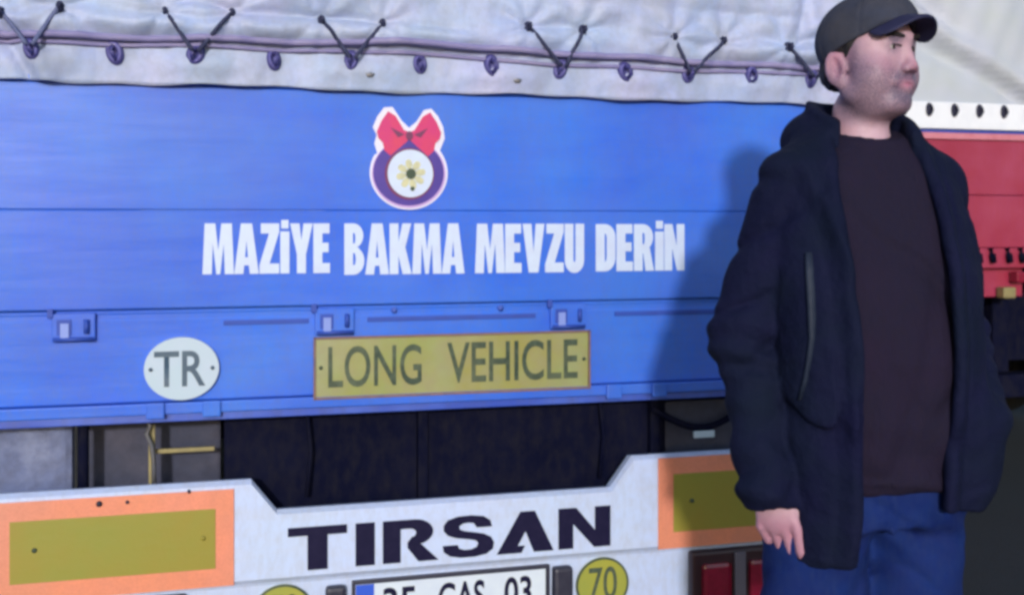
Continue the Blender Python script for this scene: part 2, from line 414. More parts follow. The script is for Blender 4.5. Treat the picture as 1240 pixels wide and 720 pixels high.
def tarp_y(x, z):
    """depth of the rear tarpaulin surface at world x, height z (towards -Y is outwards)"""
    hem = 0.5 + 0.5 * math.tanh((z - 1.835 - 0.006 * math.sin(x * 4.0)) / 0.010)
    y = -0.020 - 0.022 * hem
    y -= 0.020 * math.exp(-((z - 1.868) / 0.022) ** 2) * (0.7 + 0.5 * wob2(x, 0, 1.0))
    y -= 0.010 * math.exp(-((z - 1.775) / 0.03) ** 2) * (0.5 + 0.7 * math.sin(x * 16.5 + .6))
    up = min(1.0, max(0.0, (z - 1.86) / 0.5))
    y -= up * (0.035 + 0.022 * wob2(x, z * .6, 2.2))
    y -= 0.008 * wob2(x * 2.2, z * 3, 4.0) + 0.006 * wob2(x * 5.1, z * 2.0, 7.0)
    # creases pulled towards each lace eyelet
    for (xc, a, b, za, zb, _) in V_AT:
        for ex, ez in ((xc + a, za), (xc + b, zb)):
            dx, dz = x - ex, z - ez
            if abs(dx) < .35 and -0.08 < dz < .5:
                r2 = math.hypot(dx, dz) + 1e-4
                ang = math.atan2(dx, dz)
                y += 0.008 * math.exp(-r2 * 6) * math.cos(ang * 7 + ex * 9)
                y += 0.008 * math.exp(-(r2 / .016) ** 2)
    # hanging vertical folds at the right-hand corner, diagonal sag at the left
    y += 0.016 * math.exp(-((x - 1.700 - (z - 1.85) * .12) / .014) ** 2) * (1 if z > 1.84 else .3)
    y += 0.010 * math.exp(-((z - 1.905 - (x - 1.72) * .3) / .012) ** 2) * max(0, min(1, (x - 1.64) / .08))
    y += 0.020 * math.exp(-((x + .385 + (z - 1.80) * .55) / .016) ** 2) * (1 if x < -.2 else 0)
    y -= 0.012 * math.exp(-((x + .350 + (z - 1.80) * .55) / .02) ** 2) * (1 if x < -.2 else 0)
    y += 0.010 * math.exp(-((z - 1.925 + .06 * x + .006 * math.sin(9 * x)) / .010) ** 2) * (1 / (1 + math.exp((x - 0.75) * 14)))
    y += 0.007 * math.exp(-((z - 2.0 + .02 * x) / .014) ** 2) * (0.4 + .6 * math.sin(x * 5) ** 2)
    return y

def tarp_back():
    xs = np.arange(-0.60, 1.9901, 0.0125)
    zs = np.concatenate([np.arange(1.722, 2.14, 0.0075), np.arange(2.16, 4.001, 0.08), [4.0]])
    vs, fs = [], []
    nz = len(zs)
    for x in xs:
        for k, z in enumerate(zs):
            zz = z
            if k == 0: zz = 1.722 + 0.0035 * math.sin(x * 9) + .002 * math.sin(x * 31)
            xx = min(max(x, -.592), 1.982)
            vs.append((X(xx), tarp_y(xx, zz), zz))
    for i in range(len(xs) - 1):
        for k in range(nz - 1):
            a = i * nz + k; fs.append((a, a + nz, a + nz + 1, a + 1))
    me = bpy.data.meshes.new('tarp'); me.from_pydata(vs, [], fs)
    me.polygons.foreach_set('use_smooth', [True] * len(me.polygons))
    o = link('rear_tarpaulin', me, M['tarp'], TR)
    so = o.modifiers.new('thickness', 'SOLIDIFY'); so.thickness = 0.003; so.offset = 1
tarp_back()
# side sheets and roof sheet, with shallow bow ripples
def tarp_body(root, cx, y0, y1, z0, z1, m, half=1.285):
    vs, fs = [], []
    ys = np.arange(y0 + .004, y1, .3)
    prof = [(-half, z0), (-half - .01, z0 + .3), (-half - .015, (z0 + z1) / 2), (-half, z1 - .12), (-half + .05, z1 - .015), (-half * .5, z1 + .03), (0, z1 + .05), (half * .5, z1 + .03), (half - .05, z1 - .015), (half, z1 - .12), (half + .015, (z0 + z1) / 2), (half + .01, z0 + .3), (half, z0)]
    for i, y in enumerate(ys):
        b = .012 * math.cos(i * PI * .5)
        for (px, pz) in prof: vs.append((cx + px * (1 + b * .3), y, pz + (b if pz > z1 - .2 else 0)))
    n = len(prof)
    for i in range(len(ys) - 1):
        for k in range(n - 1):
            a = i * n + k; fs.append((a, a + 1, a + n + 1, a + n))
    fs.append(tuple((len(ys) - 1) * n + k for k in range(n)))
    me = bpy.data.meshes.new('tarp_body'); me.from_pydata(vs, [], fs)
    me.polygons.foreach_set('use_smooth', [True] * len(me.polygons))
    return link('side_and_roof_tarpaulin', me, m, root)
tarp_body(TR, 0, 0.0, 13.4, 1.722, 4.0, M['tarp'])
for s in (-1, 1):
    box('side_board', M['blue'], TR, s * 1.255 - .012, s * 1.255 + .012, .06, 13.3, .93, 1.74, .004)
box('load_floor', M['chassis'], TR, -1.235, 1.235, .07, 13.3, 1.07, 1.10, 0)
underbody(TR, 0, 0, 13.2, 1.07)

# tail board: two extruded planks, each with fluted grooves, lower sill board, bottom lip
def plank(z0, z1, grooves, y=0.0):
    """extruded aluminium plank: x-long prism whose front has shallow flutes"""
    pr = [(y + .002, z0), (y, z0 + .003)]
    for g in grooves:
        pr += [(y, g - .010), (y + .0016, g - .005), (y + .0016, g + .005), (y, g + .010)]
    pr += [(y, z1 - .003), (y + .002, z1), (y + .045, z1), (y + .045, z0)]
    bm = bmesh.new()
    A = [bm.verts.new((XL, a, b)) for a, b in pr]; B = [bm.verts.new((XR, a, b)) for a, b in pr]
    n = len(pr)
    for k in range(n): bm.faces.new((A[k], A[(k + 1) % n], B[(k + 1) % n], B[k]))
    bm.faces.new(list(reversed(A))); bm.faces.new(B)
    bmesh.ops.recalc_face_normals(bm, faces=bm.faces)
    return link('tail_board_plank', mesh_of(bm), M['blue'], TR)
plank(1.4129, 1.7215, [])
plank(1.168, 1.4120, [])
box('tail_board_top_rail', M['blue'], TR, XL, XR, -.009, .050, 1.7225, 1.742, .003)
# sill board under the fold, 12 mm further in, with long slots drawn as darker strips
pl = plank(0.936, 1.1645, [1.148], y=0.012); pl.name = 'sill_board'
for (a, b) in ((X(0.105), X(0.318)), (X(0.470), X(0.930)), (X(1.16), X(1.52))):
    box('slot_strip', M['navy'], TR, a, b, .0085, .02, 1.122, 1.134, .001)  # thin darker strips, slightly proud of the face, stand in for slot recesses
for a in (X(.54), X(.83)):
    bm = bmesh.new(); tube_bm(bm, [(a, .013, 1.151), (a, .004, 1.151)], .008, 12); link('bolt', mesh_of(bm, True), M['blue_sill'], TR)
# bottom lip and the darker sill face below
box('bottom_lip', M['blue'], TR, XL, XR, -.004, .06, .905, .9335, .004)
box('sill_rail', M['blue_sill'], TR, XL, XR, .012, .09, .884, .9035, .003)
for xc in (-.06, .075, 1.15, 1.285):
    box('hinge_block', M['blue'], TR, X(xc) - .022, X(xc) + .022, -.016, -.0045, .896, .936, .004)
# board hinges: frame with a pale window, pin and lug
for xc, sc in ((-.25, 1), (.383, 1), (1.019, 1)):
    x0, x1 = X(xc) - .050 * sc, X(xc) + .050 * sc
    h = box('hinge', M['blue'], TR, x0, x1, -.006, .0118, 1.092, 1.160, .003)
    box('hinge_window', M['navy'], h, x0 + .012, x0 + .046, -.0085, -.0062, 1.108, 1.146, .001)
    box('hinge_tongue', M['hinge_pale'], h, x0 + .020, x0 + .040, -.013, -.0087, 1.098, 1.137, .001)
    tube('hinge_pin', M['navy'], h, [(x1 - .020, -.016, 1.146), (x1 - .020, -.016, 1.112)], .006, 8)
    tube('hinge_bar', M['navy'], h, [(x0 + .004, -.011, 1.098), (x1 - .004, -.011, 1.098)], .005, 8)
    box('hinge_lug', M['navy'], h, x0 - .010, x0 + .004, -.010, -.0005, 1.150, 1.172, .002)

# staples, laces, cable
ST = [-.530, -.342, -.155, .035, .227, .421, .604, .796, .989, 1.175, 1.367, 1.560, 1.753, 1.93]
st_me = staple_meshes(.019, .027); st_me.materials.append(M['staple'])
for k, x in enumerate(ST):
    dz = random.uniform(-.004, .003)
    o = link('staple', st_me, M['staple'], TR, (X(x), tarp_y(x, 1.797 + dz) - .004, 1.797 + dz))
    o.rotation_euler = (random.uniform(-.15, .15), random.uniform(-.28, .28), random.uniform(-.35, .35)); q = random.uniform(.85, 1.12); o.scale = (q, 1, random.uniform(.88, 1.1))
ey_me = staple_meshes(.009, .013); ey_me.materials.append(M['cord'])
for (xc, a, b, za, zb, cm) in V_AT:
    for ex, ez in ((xc + a, za), (xc + b, zb)):
        yy = tarp_y(ex, ez)
        link('eyelet', ey_me, M['cord'], TR, (X(ex), yy - .004, ez))
        ys = tarp_y(xc, 1.797) - .035
        sx = xc + (.006 if ex > xc else -.006)
        pts = []
        for t in np.linspace(0, 1, 9):
            px = ex + (sx - ex) * t; pz = ez + (1.800 - ez) * t
            py = (yy - .012) * (1 - t) + ys * t
            py = min(py, tarp_y(px, pz) - .006)
            pts.append((X(px), py, pz + .002 * math.sin(t * PI)))
        tube('lace', M[cm], TR, pts, .0052, 8)
def cable_pts(dz, dy, ph):
    pts = []
    for x in np.arange(-.575, 1.96, .02):
        z = 1.824 + dz + .006 * math.sin(x * 2.9 + ph) + (.011 * math.exp(-((x - .60) / .12) ** 2)) + .002 * math.sin(x * 17 + ph)
        pts.append((X(x), tarp_y(x, z) - dy, z))
    return pts
tube('customs_cable', M['cable'], TR, cable_pts(.010, .010, 0), .0090, 8)
tube('customs_cable', M['cable'], TR, cable_pts(-.012, .008, 1.0), .0056, 8)
# small stains of dark rubber patches on the tarpaulin hem
for (px, pz) in ((.47, 1.762), (.865, 1.760)):
    bm = bmesh.new(); bmesh.ops.create_icosphere(bm, subdivisions=2, radius=1)
    for v in bm.verts: v.co = Vector((v.co.x * .012 * (1 + .3 * math.sin(v.co.z * 5)), v.co.y * .002, v.co.z * .007))
    link('rubber_patch', mesh_of(bm, True), M['steel'], TR, (X(px), tarp_y(px, pz) - .0032, pz))
# loose rope that hangs off the right-hand corner
tube('corner_rope', M['cordl'], TR, [(1.300, -.02, 2.40), (1.318, -.04, 2.15), (1.322, -.045, 2.02), (1.328, -.05, 1.93), (1.352, -.05, 1.86), (1.366, -.05, 1.80), (1.352, -.05, 1.765), (1.318, -.04, 1.757), (1.285, -.03, 1.775)], .010, 10)

# ---- slogan: heavy condensed capitals
G = {
 'M': (.66, [[(0, 0), (.045, 1), (.27, 1), (.335, .47), (.40, 1), (.625, 1), (.67, 0), (.475, 0), (.452, .60), (.375, 0), (.295, 0), (.218, .60), (.195, 0)]]),
 'A': (.53, [[(0, 0), (.145, 1), (.385, 1), (.53, 0), (.335, 0), (.315, .17), (.215, .17), (.195, 0)], [(.232, .33), (.298, .33), (.265, .66)]]),
 'Z': (.44, [[(0, 0), (0, .17), (.21, .80), (.03, .80), (.03, 1), (.43, 1), (.43, .83), (.22, .20), (.43, .20), (.43, 0)]]),
 'Y': (.50, [[(.15, 0), (.15, .38), (0, 1), (.205, 1), (.25, .66), (.295, 1), (.50, 1), (.35, .38), (.35, 0)]]),
 'E': (.38, [[(0, 0), (0, 1), (.36, 1), (.36, .80), (.2, .80), (.2, .61), (.34, .61), (.34, .42), (.2, .42), (.2, .20), (.37, .20), (.37, 0)]]),
 'K': (.50, [[(0, 0), (0, 1), (.2, 1), (.2, .64), (.29, 1), (.49, 1), (.355, .53), (.50, 0), (.295, 0), (.2, .37), (.2, 0)]]),
 'V': (.50, [[(.14, 0), (0, 1), (.2, 1), (.25, .42), (.30, 1), (.50, 1), (.36, 0)]]),
 'N': (.47, [[(0, 0), (0, 1), (.18, 1), (.285, .52), (.285, 1), (.465, 1), (.465, 0), (.29, 0), (.18, .48), (.18, 0)]]),
 'i': (.20, [[(0, 0), (0, .84), (.2, .84), (.2, 0)], [(.02, .90), (.02, 1.07), (.18, 1.07), (.18, .90)]]),
}
def arc(cx, cz, rx, rz, a0, a1, n=10):
    return [(cx + rx * math.cos(R(a0 + (a1 - a0) * k / n)), cz + rz * math.sin(R(a0 + (a1 - a0) * k / n))) for k in range(n + 1)]
G['D'] = (.45, [[(0, 0), (0, 1), (.2, 1)] + arc(.2, .72, .24, .28, 90, 0) + arc(.2, .28, .24, .28, 0, -90), [(.2, .20), (.2, .80)] + arc(.2, .70, .045, .10, 90, 0, 4) + arc(.2, .30, .045, .10, 0, -90, 4)])
G['B'] = (.45, [[(0, 0), (0, 1), (.2, 1)] + arc(.2, .76, .22, .24, 90, -70) + [(.33, .52)] + arc(.2, .27, .245, .27, 60, -90), [(.19, .60), (.19, .82), (.235, .80), (.245, .71), (.235, .62)], [(.19, .18), (.19, .43), (.24, .41), (.255, .305), (.24, .20)]])
G['R'] = (.47, [[(0, 0), (0, 1), (.2, 1)] + arc(.2, .72, .24, .28, 90, -50) + [(.37, .44), (.46, 0), (.265, 0), (.215, .37), (.2, .37), (.2, 0)], [(.195, .56), (.195, .82), (.24, .80), (.25, .69), (.24, .58)]])
G['U'] = (.46, [[(0, 1), (0, .27)] + arc(.225, .24, .225, .26, 180, 360) + [(.45, 1), (.25, 1), (.25, .28)] + arc(.225, .26, .025, .06, 0, -180, 4) + [(.2, 1)]])
def word(txt, x0, x1, z0, z1, y, m, parent):
    adv = .015
    wtot = sum(G[c][0] for c in txt) + adv * (len(txt) - 1)
    s = (x1 - x0) / wtot; h = z1 - z0; x = x0
    for c in txt:
        wd, polys = G[c]
        me = flat_mesh([[(x + px * s, z0 + pz * h) for px, pz in p] for p in polys], y)
        link('letter', me, m, parent)
        x += (wd + adv) * s
slog = [('MAZiYE', .053, .372, 1.2515, 1.379), ('BAKMA', .408, .728, 1.246, 1.379), ('MEVZU', .757, 1.067, 1.246, 1.378), ('DERiN', 1.100, 1.366, 1.247, 1.377)]
for t, a, b, c, d_ in slog: word(t, X(a), X(b), c, d_, -.0012, M['letter_white'], TR)

# ---- evil-eye charm sticker with a bow
EX, EZ = X(.578), 1.512
es = link('charm_sticker', flat_mesh([
    [(EX + px, EZ + pz) for px, pz in
     arc(0, 0, .104, .097, 152, 388, 40) +
     [(.083, .060), (.096, .092), (.092, .122), (.078, .150), (.060, .170), (.040, .166), (.020, .135), (0, .118), (-.020, .137), (-.044, .172), (-.066, .170), (-.084, .146), (-.096, .118), (-.086, .098), (-.092, .075), (-.084, .050)]]],
    -.0012), M['emb_white'], TR, label='round charm sticker with magenta bow and white eye')
def lay(name, polys, k, m): return link(name, flat_mesh(polys, -.0012 - .0011 * k), m, es)
lay('rim', [ellipse(EX, EZ - .002, .0985, .0905)], 1, M['emb_pink'])
lay('amulet', [ellipse(EX - .001, EZ, .0945, .0865)], 2, M['emb_purple'])
for s, in ((-1,), (1,)):
    lay('bow_loop', [[(EX + s * a, EZ + b) for a, b in ((.004, .108), (.014, .112), (.036, .148), (.056, .160), (.074, .134), (.086, .106), (.082, .090), (.070, .078), (.066, .058), (.050, .044), (.020, .070), (.004, .084))]], 3, M['emb_red'])
    lay('bow_fold', [[(EX + s * a, EZ + b) for a, b in ((.012, .100), (.050, .118), (.030, .092))]], 4, M['emb_dark'])
lay('bow_knot', [ellipse(EX, EZ + .097, .010, .012, 16)], 5, M['emb_dark'])
lay('eye_dark_ring', [ellipse(EX + .001, EZ - .003, .066, .068)], 3, M['emb_dark'])  # dark printed ring round the white of the charm
lay('eye_white', [ellipse(EX + .003, EZ - .002, .0605, .0625)], 4, M['letter_white'])
for k in range(8):
    a = k * PI / 4 + .2
    lay('petal', [[(EX + .004 + r * math.cos(a + q), EZ - .004 + r * math.sin(a + q)) for r, q in ((.013, -.30), (.026, -.36), (.037, -.20), (.040, 0), (.037, .20), (.026, .36), (.013, .30))]], 5, M['emb_beige'])
lay('pupil', [ellipse(EX + .004, EZ - .003, .0135, .014, 20)], 6, M['emb_pupil'])
lay('eye_spot', [ellipse(EX + .008, EZ - .042, .006, .006, 12)], 6, M['emb_pupil'])

# ---- country oval
ov = link('country_oval', flat_mesh([ellipse(X(.003), 1.018, .090, .078, 56)], .002, .018), M['oval'], TR, label='white oval plate lettered TR')
link('lettering', text_mesh('TR', X(-.063), X(.060), .974, 1.062, -.0082, .012), M['oval_ink'], ov)
for s in (-1, 1):
    tube('screw', M['oval_ink'], ov, [(X(.003 + s * .074), -.0065, 1.018), (X(.003 + s * .074), -.010, 1.018)], .005, 10)

# ---- LONG VEHICLE plate
lv = box('warning_plate', M['plate_yellow'], TR, X(.335), X(1.077), -.004, .0118, .932, 1.080, .002, label='yellow plate lettered LONG VEHICLE')
for nm, a in (('top', (X(.330), X(1.082), -.007, .0, 1.0805, 1.0865)), ('bottom', (X(.330), X(1.082), -.007, .0, .9255, .9315)),
              ('l', (X(.3285), X(.3345), -.007, .0, .9255, 1.0865)), ('r', (X(1.0775), X(1.0835), -.007, .0, .9255, 1.0865))):
    box('edging', M['plate_edge'], lv, *a, .001)
link('lettering', text_mesh('LONG', X(.366), X(.611), .955, 1.062, -.0052, .012, 1.02), M['plate_ink'], lv)
link('lettering', text_mesh('VEHICLE', X(.680), X(1.046), .955, 1.064, -.0052, .012, 1.0), M['plate_ink'], lv)
for sx in (X(.347), X(1.064)):
    tube('screw', M['plate_ink'], lv, [(sx, -.003, 1.008), (sx, -.008, 1.008)], .005, 10)

# ---- rear bumper with its notch
def bumper():
    top = [(XL, .733), (X(.172), .733), (X(.236), .652), (X(1.140), .652), (X(1.204), .735), (XR, .735)]
    # three skins: front profile rows in (y, z) for each column, following the notch
    cols = []
    for (x, zt) in top:
        cols.append([(x, -.004, zt), (x, -.020, zt - .010), (x, -.021, .482), (x, -.010, .470), (x, -.006, .462), (x, .010, .300), (x, .050, .285)])
    bm = bmesh.new()
    F = [[bm.verts.new(p) for p in c] for c in cols]
    Bk = [[bm.verts.new((p[0], p[1] + .03, p[2] - .004)) for p in c] for c in cols]
    for i in range(len(cols) - 1):
        for k in range(6):
            bm.faces.new((F[i][k], F[i + 1][k], F[i + 1][k + 1], F[i][k + 1]))
            bm.faces.new((Bk[i][k + 1], Bk[i + 1][k + 1], Bk[i + 1][k], Bk[i][k]))
        bm.faces.new((F[i][0], Bk[i][0], Bk[i + 1][0], F[i + 1][0]))
        bm.faces.new((F[i][6], F[i + 1][6], Bk[i + 1][6], Bk[i][6]))
    for i in (0, -1):
        for k in range(6):
            bm.faces.new((F[i][k], F[i][k + 1], Bk[i][k + 1], Bk[i][k]))
    bmesh.ops.recalc_face_normals(bm, faces=bm.faces)
    return link('bumper', mesh_of(bm), M['white'], TR)
BU = bumper()

# maker's name, wide heavy capitals
def big_letters():
    y = -.0222
    z0, h = .496, .110
    def lt(polys, x0, wd, dz=0.0):
        link('letter', flat_mesh([[(X(x0) + a * wd, z0 + dz + b * h) for a, b in p] for p in polys], y, .0022), M['letter_black'], BU)
    lt([[(0, .80), (0, 1), (1, 1), (1, .80), (.67, .80), (.67, 0), (.33, 0), (.33, .80)]], .262, .150)
    lt([[(0, 0), (0, 1), (1, 1), (1, 0)]], .434, .050)
    R_out = [(0, 0), (0, 1), (.60, 1)] + arc(.60, .70, .34, .30, 90, -75, 12) + [(.72, .40), (1.04, 0), (.66, 0), (.46, .33), (.46, .46)] + [(.55, .60)] + arc(.50, .68, .12, .11, -60, 90, 8) + [(.33, .79), (.33, 0)]
    lt([R_out], .505, .142)
    lt([[(.96, .70), (.93, .85), (.80, .96), (.56, 1.0), (.30, .99), (.10, .92), (.02, .79), (.02, .66), (.10, .55), (.25, .48), (.50, .43), (.64, .39), (.69, .32), (.66, .23), (.55, .18), (.42, .18), (.32, .22), (.29, .31), (0, .31), (.02, .16), (.14, .05), (.35, 0), (.62, 0), (.85, .05), (.98, .16), (1, .32), (.94, .45), (.80, .54), (.60, .59), (.42, .63), (.33, .68), (.32, .76), (.40, .82), (.50, .83), (.60, .81), (.66, .70)]], .664, .140)
    lt([[(0, 0), (.42, 1), (.68, 1), (1.02, 0), (.66, 0), (.51, .52), (.37, .17), (.50, .17), (.44, 0)]], .812, .156)
    lt([[(0, 0), (0, 1), (.34, 1), (.70, .42), (.70, 1), (1, 1), (1, 0), (.68, 0), (.28, .60), (.28, 0)]], .985, .150)
big_letters()

# ---- reflective marker plates
def marker(x0, x1, z0, z1, nm):
    p = box('marker_plate', M['orange'], TR, x0, x1, -.0255, -.0215, z0, z1, .001)
    r = box('reflector', M['olive'], p, x0 + .045, x1 - .045, -.0272, -.0257, z0 + .046, z1 - .046, .0005)
    for a in (x0 + .10 if x0 < 0 else x0 + .10, x1 - .075):
        tube('screw', M['plate_ink'] if a < x1 - .08 else M['olive'], p, [(a, -.026, (z0 + z1) / 2 + .004), (a, -.031, (z0 + z1) / 2 + .004)], .006, 10)
    return p
marker(X(-.436), X(.129), .474, .715, 'l')
marker(X(1.276), X(1.841), .474, .727, 'r')
for a in (-.19, -.125, .02):
    tube('bolt', M['black'], TR, [(X(a), -.020, .716 if a > -.1 else .700), (X(a), -.033, .716 if a > -.1 else .700)], .007 if a < -.15 else .004, 8)
# dirt-dark drip below the left marker is the lamp there
for s in (-1, 1):
    x0, x1 = (X(1.374), X(1.665)) if s > 0 else (X(-.275), X(.016))
    h = box('tail_lamp', M['lamp_house'], TR, x0, x1, -.034, .0, .305, .4605, .010)
    wd = x1 - x0
    for a, b in ((.10, .40), (.60, .94)):
        box('lens', M['red_lens'], h, x0 + a * wd, x0 + b * wd, -.044, -.033, .318, .428, .012)
    box('divider', M['lamp_grey'], h, x0 + .44 * wd, x0 + .56 * wd, -.042, -.033, .312, .452, .003)

# ---- number plate
PY = -.0085
np_ = box('number_plate', M['black'], TR, X(.426), X(.962), PY - .012, PY + .004, .330, .4565, .003, label='white number plate with blue end band')
box('plate_face', M['plate_white'], np_, X(.434), X(.948), PY - .0145, PY - .0121, .336, .4475, .0005)
box('blue_band', M['plate_blue'], np_, X(.4345), X(.482), PY - .0160, PY - .0146, .3365, .447, .0003)
for t, a, b in (('35', .505, .592), ('GAS', .652, .778), ('03', .832, .908)):
    link('lettering', text_mesh(t, X(a), X(b), .352, .434, PY - .0156, .022), M['letter_black'], np_)
for a, b in ((.357, .408), (.968, 1.022)):
    bm = bmesh.new(); box_bm(bm, X(a), X(b), PY - .034, PY, .345, .451, .010)
    link('plate_lamp', mesh_of(bm), M['black'], TR)
# ---- 70 discs
for cx in (1.116, .250):
    p = link('speed_disc', flat_mesh([ellipse(X(cx), .388, .077, .074, 48)], -.010, .003), M['disc'], TR, label='round yellow disc reading 70')
    link('ring', flat_mesh([ellipse(X(cx), .388, .077, .074, 48), ellipse(X(cx), .388, .071, .068, 48)], -.0122, .0008), M['plate_ink'], p)
    link('lettering', text_mesh('70', X(cx) - .040, X(cx) + .042, .345, .436, -.0125, .008), M['plate_ink'], p)

# ---- what shows between the board and the bumper
box('rear_beam', M['chassis'], TR, X(.11), X(1.66), .115, .155, .50, .905, .006)
for a in (.62, 1.30):
    box('beam_rib', M['chassis'], TR, X(a), X(a) + .028, .085, .1145, .55, .90, .004)
box('rear_cross_beam', M['chassis'], TR, XL + .05, XR - .05, .16, .24, .30, .62, .004)
box('tool_box', M['brown'], TR, X(-.232), X(.105), .20, .65, .56, .885, .010)
box('pale_mudguard', M['mudpale'], TR, X(-.56), X(-.262), .14, .19, .50, .90, .02)
tube('guard_post', M['chassis'], TR, [(X(-.235), .09, .64), (X(-.235), .09, .905)], .014, 8)
box('latch_bracket', M['brass'], TR, X(-.078), X(-.062), .07, .10, .66, .868, .002)
box('latch_bar', M['brass'], TR, X(-.0615), X(.085), .085, .098, .792, .803, .002)
tube('air_hose', M['steel'], TR, [(X(-.09), .06, .885), (X(-.075), .05, .87), (X(-.082), .05, .85), (X(-.07), .055, .82), (X(-.065), .06, .78), (X(-.064), .06, .70)], .006, 8)
box('right_tool_box', M['brown'], TR, X(1.355), X(1.80), .11, .30, .58, .862, .012)
tube('coupling_hose', M['chassis'], TR, [(X(1.30 + .30 * t), .08 - .02 * math.sin(PI * t), .85 - .060 * math.sin(PI * t)) for t in np.linspace(0, 1, 13)], .010, 8)
box('pale_tag', M['oval'], TR, X(1.405), X(1.470), .020, .028, .768, .788, .003)
for a in (.32, 1.14):
    tube('cable_conduit', M['chassis'], TR, [(X(a), .075, .66 if a < 1.2 else .72), (X(a + .01), .07, .78), (X(a), .08, .90)], .006, 6)

# ------------------------------------------------------------------ the red trailer beyond
RX, RY = 4.66, 2.0
RT = thing('box_trailer', 'red-boarded trailer with cream tarpaulin parked beyond the man\'s shoulder', 'trailer', (RX, RY, 0))
def red_tarp():
    xs = np.arange(-1.28, 1.281, .03); zs = np.concatenate([np.arange(1.905, 2.9, .03), np.arange(2.95, 4.0, .1), [4.0]])
    vs, fs = [], []
    for x in xs:
        for z in zs:
            y = -.02 - .035 * wob2(x * 1.4, z * 1.1, 6.0) * min(1, (z - 1.9) * 3)
            y += .045 * math.exp(-((z - 2.06 + (x + .62) * .45) / .045) ** 2) * (1 if x < 0 else .5)
            y -= .055 * math.exp(-((z - 2.14 + (x + .62) * .55) / .045) ** 2)
            y += .03 * math.exp(-((z - 2.33 + (x + .9) * .8) / .05) ** 2)
            vs.append((x, y, z))
    nz = len(zs)
    for i in range(len(xs) - 1):
        for k in range(nz - 1):
            a = i * nz + k; fs.append((a, a + nz, a + nz + 1, a + 1))
    me = bpy.data.meshes.new('tarp'); me.from_pydata(vs, [], fs)
    me.polygons.foreach_set('use_smooth', [True] * len(me.polygons))
    o = link('rear_tarpaulin', me, M['tarp_cream'], RT)
    so = o.modifiers.new('thickness', 'SOLIDIFY'); so.thickness = 0.003; so.offset = 1
red_tarp()
tarp_body(RT, 0, 0.0, 13.4, 1.9, 4.0, M['tarp_cream'])
box('hem_strip', M['hem'], RT, -1.285, 1.285, -.032, -.012, 1.852, 1.985, .004)
hm = staple_meshes(.017, .032); hm.materials.append(M['hole'])
for k in range(19):
    link('staple', hm, M['hole'], RT, (-1.22 + .147 * k, -.036, 1.945))
box('top_rail', M['navy'], RT, -1.275, 1.275, -.01, .04, 1.835, 1.851, .002)
box('pink_trim', M['pink_line'], RT, -1.275, 1.275, -.018, .04, 1.802, 1.834, .002)
for z0, z1 in ((1.255, 1.52), (1.523, 1.80)):
    box('red_board', M['red'], RT, -1.275, 1.275, 0, .04, z0, z1, .004)
box('red_sill', M['red'], RT, -1.275, 1.275, -.012, .06, 1.15, 1.252, .006)
for a in (-.78, -.70, -.60, -.52, -.44):
    tube('lock_rod', M['chassis'], RT, [(a, -.02, 1.25), (a, -.035, 1.22), (a + .01, -.03, 1.18)], .016, 8)
box('under_panel', M['red'], RT, -1.2, -.45, .05, .07, 1.00, 1.148, .004)
box('side_lamp', M['brass'], RT, -.62, -.545, -.02, .04, .995, 1.052, .008)
box('side_lamp', M['red_lens'], RT, -.54, -.47, -.02, .04, 1.075, 1.13, .008)
for s in (-1, 1):
    box('side_board', M['red'], RT, s * 1.255 - .012, s * 1.255 + .012, .06, 13.3, 1.1, 1.87, .004)
box('rear_underrun_bar', M['chassis'], RT, -1.2, 1.2, .02, .14, .48, .60, .01)
for s in (-1, 1):
    box('bar_post', M['chassis'], RT, s * .5 - .05, s * .5 + .05, .15, .25, .48, 1.07, .01)
    box('rear_mud_flap', M['rubber'], RT, s * 1.0 - .22, s * 1.0 + .22, .30, .312, .20, 1.07, .002)
box('load_floor', M['chassis'], RT, -1.235, 1.235, .07, 13.3, 1.07, 1.10, 0)
underbody(RT, 0, 0, 13.2, 1.07)
box('rear_cross_beam', M['chassis'], RT, -1.15, 1.15, .4, .5, .62, 1.06, .004)

# ------------------------------------------------------------------ implicit surfaces for the man
def v3(*a): return np.array(a, np.float32)
def ell(P, c, r, rot=None):
    q = P - np.asarray(c, np.float32)
    if rot is not None: q = q @ rot
    r = np.asarray(r, np.float32)
    k0 = np.sqrt(((q / r) ** 2).sum(1)) + 1e-9; k1 = np.sqrt(((q / (r * r)) ** 2).sum(1)) + 1e-9
    return k0 * (k0 - 1) / k1
def cap(P, a, b, ra, rb):
    a = np.asarray(a, np.float32); b = np.asarray(b, np.float32); ab = b - a
    t = np.clip(((P - a) @ ab) / (ab @ ab), 0, 1)
    return np.linalg.norm(P - a - t[:, None] * ab, axis=1) - (ra + (rb - ra) * t)
def smin(a, b, k):
    h = np.clip(.5 + .5 * (b - a) / k, 0, 1)
    return b * (1 - h) + a * h - k * h * (1 - h)
def smax(a, b, k): return -smin(-a, -b, k)
def chain(P, pts, rad, k=0.01):
    d_ = cap(P, pts[0], pts[1], rad[0], rad[1])
    for i in range(1, len(pts) - 1): d_ = smin(d_, cap(P, pts[i], pts[i + 1], rad[i], rad[i + 1]), k)
    return d_
def wrinkle(P, f, seed, n=6, stretch=(1, 1, 1)):
    r = np.random.RandomState(seed); s = 0
    Q = P * np.asarray(stretch, np.float32)
    Q = Q + .03 * np.sin(Q[:, [1, 2, 0]] * f * .6 + seed)
    for i in range(n):
        kk = r.normal(size=3); kk /= np.linalg.norm(kk)
        s = s + np.sin((Q @ kk.astype(np.float32)) * f * r.uniform(.6, 1.5) + r.uniform(0, 6.28))
    return s / n
def rotz(a):
    c, s = math.cos(a), math.sin(a); return np.array([[c, -s, 0], [s, c, 0], [0, 0, 1]], np.float32)
